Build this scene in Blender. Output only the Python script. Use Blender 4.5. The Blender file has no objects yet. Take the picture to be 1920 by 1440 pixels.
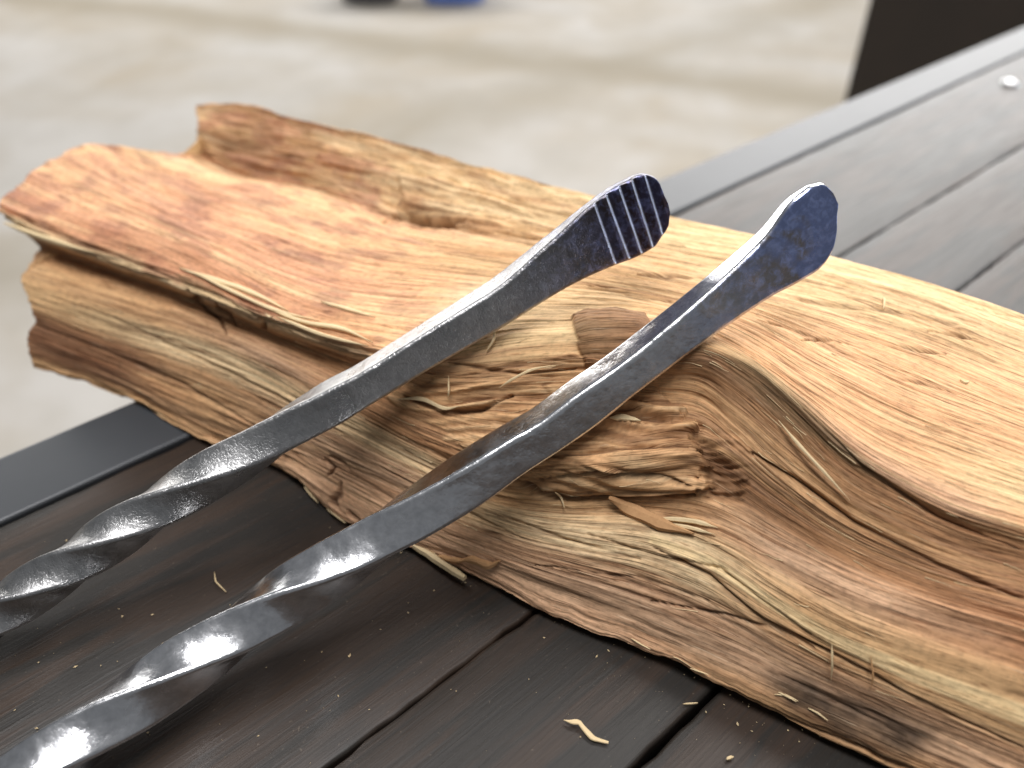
import bpy, math, random
import numpy as np
from mathutils import Vector, Matrix

# ------------------------------------------------------------------ camera, world, lamps, exposure
FPX = 1500.0                       # focal length in pixels of the 1920 wide photograph
TH = math.atan(1175.0 / FPX)       # downward pitch
CT, ST = math.cos(TH), math.sin(TH)
H = 0.205                          # lens height above the table top (m)
sc = bpy.context.scene
COL = sc.collection

cam = bpy.data.cameras.new('camera')
cam.sensor_width = 36.0
cam.lens = FPX / 1920.0 * 36.0
cam.clip_start = 0.01
cam.clip_end = 100.0
cam.dof.use_dof = True
cam.dof.focus_distance = 0.224
cam.dof.aperture_fstop = 7.0
camo = bpy.data.objects.new('camera', cam)
camo.location = (0, 0, H)
camo.rotation_euler = (math.pi / 2 - TH, 0, 0)
COL.objects.link(camo)
sc.camera = camo

world = bpy.data.worlds.new('World')
sc.world = world
world.use_nodes = True
bg = world.node_tree.nodes['Background']
bg.inputs['Color'].default_value = (0.90, 0.94, 1.0, 1)
bg.inputs['Strength'].default_value = 0.19


def area(name, loc, target, sx, sy, watts, color):
    l = bpy.data.lights.new(name, 'AREA')
    l.shape = 'RECTANGLE'
    l.size, l.size_y = sx, sy
    l.energy = watts
    l.color = color
    o = bpy.data.objects.new(name, l)
    o.location = loc
    d = Vector(target) - Vector(loc)
    o.rotation_euler = d.to_track_quat('-Z', 'Y').to_euler()
    COL.objects.link(o)
    return o


area('doorway_light', (1.30, 1.75, 2.05), (0.05, 0.2, 0.05), 2.0, 1.6, 84, (1.0, 0.975, 0.95))
area('back_opening_light', (-0.3, 5.6, 1.42), (-0.05, 0.4, 0.0), 10.0, 1.7, 365, (1.0, 0.985, 0.965))
area('ceiling_tube', (-0.25, 0.02, 2.0), (-0.05, 0.2, 0), 1.5, 0.46, 42, (0.99, 0.985, 1.0))
area('added_side_light', (2.3, 0.45, 0.45), (0.0, 0.2, 0.08), 1.5, 0.9, 18, (0.80, 0.88, 1.0))  # unseen bluish lamp added so the tip grooves glint

sc.view_settings.view_transform = 'Standard'
sc.view_settings.look = 'None'
sc.view_settings.exposure = 0.0
sc.view_settings.gamma = 1.0
sc.view_settings.use_curve_mapping = False

# ------------------------------------------------------------------ helpers
rng = np.random.default_rng(7)
random.seed(7)


def ray(px, py):
    """direction (per metre of depth) through a pixel of the photograph"""
    a = (px - 960.0) / FPX
    v = (py - 720.0) / FPX
    return np.array([a, CT - v * ST, -(ST + v * CT)])


def at_z(px, py, z):
    r = ray(px, py)
    return np.array([0, 0, H]) + r * ((z - H) / r[2])


def at_d(px, py, d):
    return np.array([0, 0, H]) + ray(px, py) * d


def project(P):
    P = np.asarray(P, float)
    q = P - np.array([0, 0, H])
    dep = q[..., 1] * CT - q[..., 2] * ST
    up = q[..., 1] * ST + q[..., 2] * CT
    return np.stack([960 + FPX * q[..., 0] / dep, 720 - FPX * up / dep, dep], -1)


def _hash(ix, iy, seed):
    h = (ix.astype(np.int64) * 374761393 + iy.astype(np.int64) * 668265263 + seed * 974634777) & 0x7fffffff
    h = ((h ^ (h >> 13)) * 1274126177) & 0x7fffffff
    h = (h ^ (h >> 16)) & 0xffffff
    return h / float(0xffffff)


def vnoise(x, y, seed=0):
    x = np.asarray(x, float); y = np.asarray(y, float)
    x0 = np.floor(x); y0 = np.floor(y)
    fx = x - x0; fy = y - y0
    fx = fx * fx * fx * (fx * (fx * 6 - 15) + 10); fy = fy * fy * fy * (fy * (fy * 6 - 15) + 10)
    a = _hash(x0, y0, seed); b = _hash(x0 + 1, y0, seed)
    c = _hash(x0, y0 + 1, seed); d = _hash(x0 + 1, y0 + 1, seed)
    return ((a * (1 - fx) + b * fx) * (1 - fy) + (c * (1 - fx) + d * fx) * fy) * 2 - 1


def fbm(x, y, seed=0, octv=4):
    s = 0; a = 1.0; t = 0
    for k in range(octv):
        s = s + a * vnoise(x * 2 ** k, y * 2 ** k, seed + k * 17)
        t += a; a *= 0.55
    return s / t


def pchip(x, y, xq):
    """monotone cubic; y (n, k)"""
    x = np.asarray(x, float); y = np.asarray(y, float)
    if y.ndim == 1:
        y = y[:, None]
    h = np.diff(x)[:, None]; d = np.diff(y, axis=0) / h
    m = np.zeros_like(y)
    if len(x) > 2:
        w1 = 2 * h[1:] + h[:-1]; w2 = h[1:] + 2 * h[:-1]
        with np.errstate(divide='ignore', invalid='ignore'):
            hm = (w1 + w2) / (w1 / d[:-1] + w2 / d[1:])
        m[1:-1] = np.where(d[:-1] * d[1:] > 0, hm, 0)
    m[0] = d[0]; m[-1] = d[-1]
    xq = np.asarray(xq, float)
    i = np.clip(np.searchsorted(x, xq) - 1, 0, len(x) - 2)
    t = ((xq - x[i]) / (x[i + 1] - x[i]))[:, None]
    hh = (x[i + 1] - x[i])[:, None]
    return ((2 * t**3 - 3 * t**2 + 1) * y[i] + (t**3 - 2 * t**2 + t) * hh * m[i]
            + (-2 * t**3 + 3 * t**2) * y[i + 1] + (t**3 - t**2) * hh * m[i + 1])


def catmull(x, y, xq):
    x = np.asarray(x, float); y = np.asarray(y, float)
    m = np.gradient(y, x, axis=0)
    xq = np.asarray(xq, float)
    i = np.clip(np.searchsorted(x, xq) - 1, 0, len(x) - 2)
    hh = (x[i + 1] - x[i])[:, None]; t = ((xq - x[i]) / (x[i + 1] - x[i]))[:, None]
    return ((2 * t**3 - 3 * t**2 + 1) * y[i] + (t**3 - 2 * t**2 + t) * hh * m[i]
            + (-2 * t**3 + 3 * t**2) * y[i + 1] + (t**3 - t**2) * hh * m[i + 1])


def lin(c):
    c = np.asarray(c, float) / 255.0
    return np.where(c <= 0.04045, c / 12.92, ((c + 0.055) / 1.055) ** 2.4)


def smooth(e0, e1, x):
    t = np.clip((x - e0) / (e1 - e0), 0, 1)
    return t * t * (3 - 2 * t)


def mesh_obj(name, verts, faces, mat=None, parent=None, smooth_shade=True):
    me = bpy.data.meshes.new(name)
    me.from_pydata([tuple(map(float, v)) for v in verts], [], [tuple(map(int, f)) for f in faces])
    me.update()
    if smooth_shade:
        me.polygons.foreach_set('use_smooth', [True] * len(me.polygons))
    if mat:
        me.materials.append(mat)
    o = bpy.data.objects.new(name, me)
    COL.objects.link(o)
    if parent:
        o.parent = parent
    return o


def empty(name, loc=(0, 0, 0), rz=0.0):
    o = bpy.data.objects.new(name, None)
    o.empty_display_size = 0.01
    o.location = loc
    o.rotation_euler = (0, 0, rz)
    COL.objects.link(o)
    return o


def tag(o, label=None, cat=None, group=None, kind=None):
    if label: o['label'] = label
    if cat: o['category'] = cat
    if group: o['group'] = group
    if kind: o['kind'] = kind
    return o


def bevel_box(name, x0, x1, y0, y1, z0, z1, bev, mat, parent=None, seg=3):
    import bmesh
    bm = bmesh.new()
    bmesh.ops.create_cube(bm, size=1)
    for v in bm.verts:
        v.co = Vector(((x0 + x1) / 2 + v.co.x * (x1 - x0), (y0 + y1) / 2 + v.co.y * (y1 - y0), (z0 + z1) / 2 + v.co.z * (z1 - z0)))
    bmesh.ops.bevel(bm, geom=list(bm.edges), offset=bev, segments=seg, affect='EDGES', profile=0.6)
    me = bpy.data.meshes.new(name)
    bm.to_mesh(me); bm.free()
    me.polygons.foreach_set('use_smooth', [True] * len(me.polygons))
    me.materials.append(mat)
    o = bpy.data.objects.new(name, me)
    m = o.modifiers.new('wn', 'WEIGHTED_NORMAL')
    COL.objects.link(o)
    if parent: o.parent = parent
    return o


# ------------------------------------------------------------------ materials
class NT:
    def __init__(self, name):
        self.m = bpy.data.materials.new(name)
        self.m.use_nodes = True
        self.t = self.m.node_tree
        self.b = self.t.nodes['Principled BSDF']

    def n(self, typ, **kw):
        nd = self.t.nodes.new(typ)
        for k, v in kw.items():
            if k.startswith('i_'):
                nd.inputs[k[2:].replace('_', ' ')].default_value = v
            else:
                setattr(nd, k, v)
        return nd

    def l(self, a, b):
        self.t.links.new(a, b)

    def mapping(self, src, scale, rot=(0, 0, 0), loc=(0, 0, 0)):
        mp = self.n('ShaderNodeMapping')
        mp.inputs['Scale'].default_value = scale
        mp.inputs['Rotation'].default_value = rot
        mp.inputs['Location'].default_value = loc
        self.l(src, mp.inputs['Vector'])
        return mp.outputs['Vector']

    def noise(self, vec, scale, detail=4, rough=0.55, dist=0.0):
        nd = self.n('ShaderNodeTexNoise')
        nd.inputs['Scale'].default_value = scale
        nd.inputs['Detail'].default_value = detail
        nd.inputs['Roughness'].default_value = rough
        nd.inputs['Distortion'].default_value = dist
        self.l(vec, nd.inputs['Vector'])
        return nd.outputs['Fac']

    def ramp(self, fac, stops):
        nd = self.n('ShaderNodeValToRGB')
        cr = nd.color_ramp
        while len(cr.elements) < len(stops):
            cr.elements.new(0.5)
        for e, (p, c) in zip(cr.elements, stops):
            e.position = p
            e.color = (c, c, c, 1) if isinstance(c, (int, float)) else (*c, 1)
        self.l(fac, nd.inputs['Fac'])
        return nd.outputs['Color']

    def mix(self, fac, a, b, mode='MIX'):
        nd = self.n('ShaderNodeMix', data_type='RGBA', blend_type=mode)
        for sock, v in ((nd.inputs[0], fac), (nd.inputs[6], a), (nd.inputs[7], b)):
            if isinstance(v, (int, float)):
                sock.default_value = v
            elif isinstance(v, (tuple, list, np.ndarray)):
                sock.default_value = (*[float(q) for q in v], 1)
            else:
                self.l(v, sock)
        return nd.outputs[2]

    def math(self, op, a, b=None):
        nd = self.n('ShaderNodeMath', operation=op)
        for sock, v in ((nd.inputs[0], a), (nd.inputs[1], b)):
            if v is None: continue
            if isinstance(v, (int, float)): sock.default_value = v
            else: self.l(v, sock)
        return nd.outputs[0]

    def bump(self, height, strength, dist, normal=None):
        nd = self.n('ShaderNodeBump')
        nd.inputs['Strength'].default_value = strength
        nd.inputs['Distance'].default_value = dist
        self.l(height, nd.inputs['Height'])
        if normal: self.l(normal, nd.inputs['Normal'])
        return nd.outputs['Normal']


def split_wood_material():
    k = NT('split_wood')
    uv = k.n('ShaderNodeUVMap', uv_map='grain').outputs['UV']
    col = k.n('ShaderNodeVertexColor', layer_name='wood').outputs['Color']
    sA = k.noise(k.mapping(uv, (26, 620, 1)), 1.0, 4, 0.62, 0.35)
    sB = k.noise(k.mapping(uv, (85, 1900, 1), loc=(3, 9, 0)), 1.0, 3, 0.6, 0.2)
    pore = k.noise(k.mapping(uv, (170, 1700, 1), loc=(7, 1, 0)), 1.0, 2, 0.5)
    hair = k.noise(k.mapping(uv, (60, 2600, 1), loc=(1, 5, 0)), 1.0, 2, 0.5, 0.5)
    speck = k.noise(k.mapping(uv, (900, 1500, 1)), 1.0, 2, 0.6)
    blot = k.noise(k.mapping(uv, (45, 170, 1)), 1.0, 5, 0.62)
    mott = k.noise(k.mapping(uv, (420, 900, 1), loc=(2, 2, 0)), 1.0, 3, 0.6)
    c = k.mix(1.0, col, k.ramp(sA, [(0.30, 0.80), (0.46, 0.98), (0.70, 1.07)]), 'MULTIPLY')
    c = k.mix(1.0, c, k.ramp(sB, [(0.32, 0.76), (0.5, 1.0), (0.72, 1.12)]), 'MULTIPLY')
    c = k.mix(1.0, c, k.ramp(mott, [(0.30, 0.74), (0.5, 1.0), (0.75, 1.12)]), 'MULTIPLY')
    c = k.mix(k.ramp(pore, [(0.62, 0.0), (0.70, 0.55)]), c, k.mix(1.0, c, (0.42, 0.30, 0.22), 'MULTIPLY'))
    c = k.mix(k.ramp(hair, [(0.66, 0.0), (0.73, 0.55)]), c, k.mix(0.5, c, (0.92, 0.78, 0.55)))
    c = k.mix(k.ramp(speck, [(0.70, 0.0), (0.78, 0.6)]), c, (0.10, 0.05, 0.025))
    c = k.mix(k.ramp(blot, [(0.48, 0.0), (0.72, 0.4)]), c, k.mix(1.0, c, (0.94, 0.79, 0.68), 'MULTIPLY'))
    lines = None
    for (su, sv, off, wd, mk) in ((7, 190, 0, 0.016, (20, 60)), (12, 420, 11, 0.022, (28, 90)), (9, 900, 23, 0.030, (35, 160))):
        nz = k.noise(k.mapping(uv, (su, sv, 1), loc=(off, off * 0.7, 0)), 1.0, 3, 0.5, 0.15)
        d = k.math('ABSOLUTE', k.math('SUBTRACT', nz, 0.5))
        on = k.ramp(k.noise(k.mapping(uv, (mk[0], mk[1], 1), loc=(off + 4, 3, 0)), 1.0, 2, 0.5), [(0.46, 0.0), (0.62, 1.0)])
        ln = k.mix(1.0, k.ramp(d, [(0.0, 1.0), (wd, 0.0)]), on, 'MULTIPLY')
        lines = ln if lines is None else k.mix(1.0, lines, ln, 'LIGHTEN')
    c = k.mix(k.math('MULTIPLY', lines, 0.72), c, k.mix(1.0, c, (0.34, 0.22, 0.14), 'MULTIPLY'))
    k.l(c, k.b.inputs['Base Color'])
    k.b.inputs['Roughness'].default_value = 0.70
    k.b.inputs['Specular IOR Level'].default_value = 0.25
    n1 = k.bump(sA, 0.3, 0.0009)
    n2 = k.bump(sB, 0.5, 0.00040, n1)
    n3 = k.bump(pore, 0.35, 0.0003, n2)
    n3 = k.bump(k.math('SUBTRACT', 1.0, lines), 0.6, 0.0004, n3)
    k.l(n3, k.b.inputs['Normal'])
    return k.m


def sliver_material(name, c0, c1):
    k = NT(name)
    oc = k.n('ShaderNodeTexCoord').outputs['Object']
    f = k.noise(oc, 900, 4, 0.6)
    k.l(k.mix(f, c0, c1), k.b.inputs['Base Color'])
    k.b.inputs['Roughness'].default_value = 0.75
    k.b.inputs['Specular IOR Level'].default_value = 0.25
    k.l(k.bump(f, 0.4, 0.0003), k.b.inputs['Normal'])
    return k.m


def table_wood_material():
    k = NT('dark_stained_wood')
    tc = k.n('ShaderNodeTexCoord').outputs['Object']
    oi = k.n('ShaderNodeObjectInfo').outputs['Random']
    off = k.n('ShaderNodeCombineXYZ')
    k.l(k.math('MULTIPLY', oi, 7.0), off.inputs['X'])
    k.l(k.math('MULTIPLY', oi, 3.0), off.inputs['Z'])
    add = k.n('ShaderNodeVectorMath', operation='ADD')
    k.l(tc, add.inputs[0]); k.l(off.outputs[0], add.inputs[1])
    v = add.outputs[0]
    red = k.noise(k.mapping(v, (9, 75, 20)), 1.0, 4, 0.55, 0.9)
    grain = k.noise(k.mapping(v, (26, 900, 60)), 1.0, 4, 0.6, 0.4)
    fine = k.noise(k.mapping(v, (160, 3200, 200)), 1.0, 2, 0.6)
    c = k.mix(k.ramp(red, [(0.45, 0.0), (0.55, 0.85), (0.75, 1.0)]), (0.021, 0.0175, 0.0142), (0.039, 0.0245, 0.0165))
    c = k.mix(1.0, c, k.ramp(grain, [(0.3, 0.62), (0.5, 0.98), (0.8, 1.18)]), 'MULTIPLY')
    c = k.mix(1.0, c, k.ramp(fine, [(0.3, 0.82), (0.7, 1.12)]), 'MULTIPLY')
    dust = k.noise(v, 900, 2, 0.5)
    c = k.mix(k.ramp(dust, [(0.70, 0.0), (0.76, 0.25)]), c, (0.25, 0.2, 0.15))
    k.l(c, k.b.inputs['Base Color'])
    k.l(k.ramp(grain, [(0.3, 0.50), (0.7, 0.33)]), k.b.inputs['Roughness'])
    k.b.inputs['Specular IOR Level'].default_value = 0.40
    n1 = k.bump(grain, 0.22, 0.0005)
    k.l(k.bump(fine, 0.15, 0.0002, n1), k.b.inputs['Normal'])
    return k.m


def powder_coat_material():
    k = NT('grey_powder_coated_steel')
    tc = k.n('ShaderNodeTexCoord').outputs['Object']
    f = k.noise(tc, 1400, 2, 0.5)
    g = k.noise(tc, 22, 4, 0.6)
    k.l(k.mix(g, (0.035, 0.038, 0.042), (0.055, 0.058, 0.063)), k.b.inputs['Base Color'])
    k.b.inputs['Roughness'].default_value = 0.42
    k.l(k.bump(f, 0.12, 0.0002), k.b.inputs['Normal'])
    return k.m


def steel_material(name, base, tint, rough, pit, blue=0.0):
    """forged steel; attribute temper = 0 (bare) .. 1 (heat tinted tip); cut = freshly chiselled metal"""
    k = NT(name)
    tc = k.n('ShaderNodeTexCoord').outputs['Object']
    heat = k.n('ShaderNodeAttribute', attribute_name='temper').outputs['Fac']
    cut = k.n('ShaderNodeAttribute', attribute_name='cut').outputs['Fac']
    big = k.noise(tc, 78, 1.5, 0.45, 0.6)
    mid = k.noise(tc, 420, 4, 0.65, 0.3)
    low = k.noise(tc, 130, 3, 0.5)
    small = k.noise(tc, 1250, 3, 0.6)
    bare = k.mix(k.ramp(mid, [(0.30, 0.0), (0.70, 1.0)]), tuple(0.82 * b for b in base), tuple(1.12 * b for b in base))
    hot = k.mix(k.ramp(big, [(0.45, 0.0), (0.52, 1.0)]), tint[0], tint[1])
    hot = k.mix(k.ramp(mid, [(0.46, 0.0), (0.66, 0.8)]), hot, tint[2])
    c = k.mix(heat, bare, hot)
    c = k.mix(cut, c, (0.80, 0.84, 0.95))
    k.l(c, k.b.inputs['Base Color'])
    k.b.inputs['Metallic'].default_value = 1.0
    k.l(k.ramp(low, [(0.3, rough - 0.06), (0.7, rough + 0.08)]), k.b.inputs['Roughness'])
    pits = k.ramp(small, [(0.36, 0.0), (0.50, 1.0)])
    n0 = k.bump(low, 0.24, 0.0012)
    n1 = k.bump(mid, 0.10 * pit, 0.0006, n0)
    n2 = k.bump(pits, 0.22 * pit, 0.00025, n1)
    k.l(n2, k.b.inputs['Normal'])
    return k.m


def concrete_material():
    k = NT('pale_concrete')
    tc = k.n('ShaderNodeTexCoord').outputs['Object']
    a = k.noise(tc, 1.7, 5, 0.55, 0.5)
    b = k.noise(k.mapping(tc, (1, 1, 1), loc=(5, 2, 0)), 6.0, 4, 0.6)
    c = k.mix(k.ramp(a, [(0.35, 0.0), (0.62, 1.0)]), (0.37, 0.32, 0.25), (0.455, 0.43, 0.395))
    c = k.mix(k.ramp(b, [(0.35, 0.35), (0.6, 0.0)]), c, (0.30, 0.27, 0.22))
    # two long tan bands on the slab
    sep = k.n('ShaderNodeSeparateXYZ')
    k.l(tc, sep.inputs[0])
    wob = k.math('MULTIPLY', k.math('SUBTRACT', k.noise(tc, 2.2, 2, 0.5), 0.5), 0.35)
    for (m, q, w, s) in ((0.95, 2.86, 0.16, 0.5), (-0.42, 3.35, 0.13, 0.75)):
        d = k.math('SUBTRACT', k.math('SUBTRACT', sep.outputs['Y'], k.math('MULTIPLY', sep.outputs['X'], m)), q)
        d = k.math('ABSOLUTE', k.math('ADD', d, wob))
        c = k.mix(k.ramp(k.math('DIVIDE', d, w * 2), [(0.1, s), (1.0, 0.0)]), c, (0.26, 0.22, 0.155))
    k.l(c, k.b.inputs['Base Color'])
    k.b.inputs['Roughness'].default_value = 0.8
    k.l(k.bump(b, 0.2, 0.01), k.b.inputs['Normal'])
    return k.m


def plain_material(name, c0, c1, rough=0.6, scale=8, metal=0.0):
    k = NT(name)
    tc = k.n('ShaderNodeTexCoord').outputs['Object']
    f = k.noise(tc, scale, 4, 0.6)
    k.l(k.mix(f, c0, c1), k.b.inputs['Base Color'])
    k.b.inputs['Roughness'].default_value = rough
    k.b.inputs['Metallic'].default_value = metal
    k.l(k.bump(f, 0.2, 0.002), k.b.inputs['Normal'])
    return k.m


M_LOG = split_wood_material()
M_TABLE = table_wood_material()
M_FRAME = powder_coat_material()
M_STEEL_A = steel_material('dark_forged_steel', (0.42, 0.415, 0.41),
                           ((0.055, 0.043, 0.055), (0.062, 0.058, 0.105), (0.16, 0.18, 0.36)), 0.31, 1.0)
M_STEEL_B = steel_material('polished_forged_steel', (0.74, 0.74, 0.75),
                           ((0.30, 0.27, 0.265), (0.28, 0.34, 0.60), (0.48, 0.57, 0.95)), 0.21, 0.3)
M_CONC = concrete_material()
M_PALE = sliver_material('pale_splinter', (0.62, 0.46, 0.25), (0.78, 0.62, 0.38))
M_TAN = sliver_material('tan_splinter', (0.42, 0.22, 0.10), (0.58, 0.34, 0.16))
M_BOLT = plain_material('zinc_bolt', (0.5, 0.5, 0.5), (0.7, 0.7, 0.7), 0.25, 300, 1.0)
M_DARKW = plain_material('dark_brown_wood', (0.012, 0.009, 0.006), (0.035, 0.022, 0.014), 0.6, 6)
M_BLUE = plain_material('blue_plastic', (0.13, 0.24, 0.70), (0.17, 0.30, 0.78), 0.4, 5)
M_RUB = plain_material('grey_rubber', (0.07, 0.07, 0.075), (0.11, 0.11, 0.115), 0.6, 5)

# ------------------------------------------------------------------ setting: floor
FLOOR_Z = -0.75
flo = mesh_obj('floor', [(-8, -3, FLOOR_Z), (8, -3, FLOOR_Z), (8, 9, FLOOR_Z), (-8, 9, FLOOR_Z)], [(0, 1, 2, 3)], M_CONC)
tag(flo, kind='structure')

# ------------------------------------------------------------------ table
PD = np.array([2160.0, math.hypot(FPX, 1175.0)]); PD /= np.linalg.norm(PD)     # plank direction
PQ = np.array([PD[1], -PD[0]])                                                  # across, towards the viewer
ROT = math.atan2(PD[1], PD[0])


def qof(px, py):
    p = at_z(px, py, 0.0)
    return float(p[:2] @ PQ)


q_out, q_in = qof(0, 862), qof(0, 985)
qs = [qof(0, 988), qof(-10, 1440), qof(612, 1440), qof(1190, 1440)]
wpl = qs[3] - qs[2]
while len(qs) < 12:
    qs.append(qs[-1] + wpl)
print('plank q', [round(q * 1000) for q in qs], 'frame', round(q_out * 1000), round(q_in * 1000))
table = empty('table', (0, 0, 0), ROT)          # local x along the planks, local -y across (towards the viewer)
tag(table, 'dark stained plank table top with grey steel edge frame', 'table')
A0, A1 = -0.75, 0.95


def plank_mesh(y0, y1, rough_low=False, seed=0):
    """board from y0 (viewer side) to y1 with rounded arrises and slightly worn edges"""
    n = 340
    xs = np.linspace(A0 + 0.004, A1 - 0.004, n)
    r = 0.0013
    prof = []
    for k in range(5):
        a = math.pi - k * math.pi / 8
        prof.append((y0 + r + r * math.cos(a), -r + r * math.sin(a), 0))
    for k in range(1, 6):
        t = k / 6
        prof.append((y0 + r + (y1 - y0 - 2 * r) * t, 0.0, 2))
    for k in range(5):
        a = math.pi / 2 - k * math.pi / 8
        prof.append((y1 - r + r * math.cos(a), -r + r * math.sin(a), 1))
    prof = [(y0, -0.019, 0)] + prof + [(y1, -0.019, 1)]
    V = []
    for i, x in enumerate(xs):
        w0 = 0.0007 * fbm(np.array(x * 40), np.array(0.3), seed) + 0.0004 * vnoise(np.array(x * 260), np.array(1.3), seed)
        w1 = 0.0007 * fbm(np.array(x * 40), np.array(7.3), seed + 3) + 0.0004 * vnoise(np.array(x * 260), np.array(5.3), seed)
        for (y, z, s) in prof:
            dy = w0 if s == 0 else (w1 if s == 1 else 0)
            dz = 0.00025 * vnoise(np.array(x * 9), np.array(y * 60), seed)
            V.append((x, y + dy, z + dz))
    m = len(prof); F = []
    for i in range(n - 1):
        for j in range(m):
            a = i * m + j; b = i * m + (j + 1) % m
            F.append((a, a + m, b + m, b))
    F.append(tuple(range(m - 1, -1, -1))[::-1])
    F.append(tuple(range((n - 1) * m, n * m))[::-1])
    return V, F


for i in range(len(qs) - 1):
    g1 = 0.0008 if i == 2 else 0.0003
    g0 = 0.0008 if i == 3 else 0.0003
    V, F = plank_mesh(-(qs[i + 1] - g1), -(qs[i] + g0), seed=20 + i)
    mesh_obj('plank', V, F, M_TABLE, table)
rail = bevel_box('edge_rail', A0, A1, -(q_in - 0.0005), -q_out, -0.03, 0.0012, 0.0016, M_FRAME, table)
qn = qs[-1]
bevel_box('edge_rail', A0, A1, -(qn + 0.03), -(qn + 0.0015), -0.03, 0.0012, 0.0016, M_FRAME, table)
for x in (A0 - 0.0255, A1 + 0.0005):
    bevel_box('end_rail', x, x + 0.025, -(qn + 0.03), -q_out, -0.03, 0.0012, 0.0016, M_FRAME, table)
for x in (A0 + 0.02, A1 - 0.05):
    for y in (-(qn + 0.028), -(q_out + 0.030)):
        bevel_box('leg', x, x + 0.028, y, y + 0.028, FLOOR_Z, -0.0305, 0.002, M_FRAME, table)
bevel_box('added_gap_backing', A0 + 0.002, A1 - 0.002, -(qn - 0.001), -(q_in + 0.002), -0.0295, -0.0196, 0.001, M_TABLE, table)  # unseen board added to keep the lit floor out of the plank gaps
for x in (A0 + 0.1, A1 - 0.15):
    bevel_box('cross_brace', x, x + 0.05, -(qn - 0.002), -(q_in + 0.004), -0.042, -0.0300, 0.0015, M_FRAME, table)


def local_of(p):
    p = np.asarray(p)
    return float(p[:2] @ PD), float(-(p[:2] @ PQ))


# carriage bolt near the far end
bx, by = local_of(at_z(1893, 158, 0.0))
V, F = [], []
nb = 24
rings = [(0.0065, 0.0), (0.0065, 0.0008), (0.0058, 0.0019), (0.0042, 0.0028), (0.002, 0.0033)]
for (r, z) in rings:
    for k in range(nb):
        a = 2 * math.pi * k / nb
        V.append((bx + r * math.cos(a), by + r * math.sin(a), z + 0.0002))
for i in range(len(rings) - 1):
    for k in range(nb):
        F.append((i * nb + k, i * nb + (k + 1) % nb, (i + 1) * nb + (k + 1) % nb, (i + 1) * nb + k))
F.append(tuple((len(rings) - 1) * nb + k for k in range(nb)))
mesh_obj('bolt_head', V, F, M_BOLT, table)

# ------------------------------------------------------------------ the split log
# feature lines that follow the grain: (x, y, height) with pixel positions of the photograph turned into points in space
mm = 0.001
back = [(370, 200, 63), (430, 197, 64), (560, 226, 66), (750, 269, 67), (900, 311, 68), (1100, 362, 69), (1270, 408, 69),
        (1420, 441, 69), (1570, 482, 68), (1750, 532, 66), (1920, 590, 64), (2200, 690, 62)]
ridge = [(372, 245, 57), (470, 262, 58), (600, 290, 60), (750, 330, 62), (900, 368, 65), (1100, 412, 68), (1270, 450, 70),
         (1420, 478, 70.5), (1570, 516, 70), (1750, 570, 68), (1920, 632, 66), (2200, 735, 64)]
valley = [(374, 292, 48), (430, 322, 48), (550, 347, 50), (650, 378, 53), (745, 412, 56), (870, 428, 61), (1050, 458, 66),
          (1250, 492, 69.5), (1420, 525, 71), (1600, 572, 70), (1750, 620, 68.5), (1920, 690, 66.5), (2200, 790, 64)]
slabb = [(280, 281, 56), (420, 328, 56), (550, 352, 57), (650, 384, 58.5), (745, 420, 60), (870, 450, 63.5), (1050, 480, 67.5),
         (1250, 520, 70.5), (1420, 560, 71.5), (1600, 615, 70.5), (1750, 668, 69), (1920, 740, 67), (2200, 840, 64)]
top1 = [(180, 269, 57), (330, 345, 57.5), (520, 410, 58.5), (720, 470, 60.5), (870, 490, 63), (1050, 515, 67.5), (1250, 550, 71),
        (1420, 600, 72), (1560, 670, 71), (1720, 745, 69), (1920, 820, 66), (2200, 920, 63)]
top2 = [(70, 318, 55), (240, 395, 56.5), (430, 475, 58), (640, 550, 60), (840, 570, 63), (1030, 570, 68.5), (1220, 580, 72),
        (1380, 640, 73.5), (1510, 725, 71), (1650, 815, 67.5), (1780, 870, 65), (1920, 920, 62.5), (2200, 1020, 60)]
crest = [(0, 380, 52), (120, 426, 53), (350, 503, 55), (520, 588, 57), (690, 640, 58.5), (840, 655, 62), (950, 632, 66.5), (1075, 622, 70),
         (1210, 620, 72.5), (1330, 645, 75.5), (1420, 692, 73.5), (1500, 760, 70), (1600, 850, 66), (1700, 910, 63), (1800, 958, 61),
         (1920, 995, 59), (2200, 1090, 57)]
bottom = [(60, 690, 2.5), (250, 752, 2.5), (390, 828, 2.5), (530, 880, 3), (650, 974, 3), (780, 1030, 3.5), (900, 1082, 4), (1000, 1138, 4),
          (1150, 1200, 4), (1300, 1260, 4), (1400, 1310, 4), (1500, 1355, 4), (1700, 1445, 4), (1920, 1540, 4), (2200, 1665, 4)]
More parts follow.
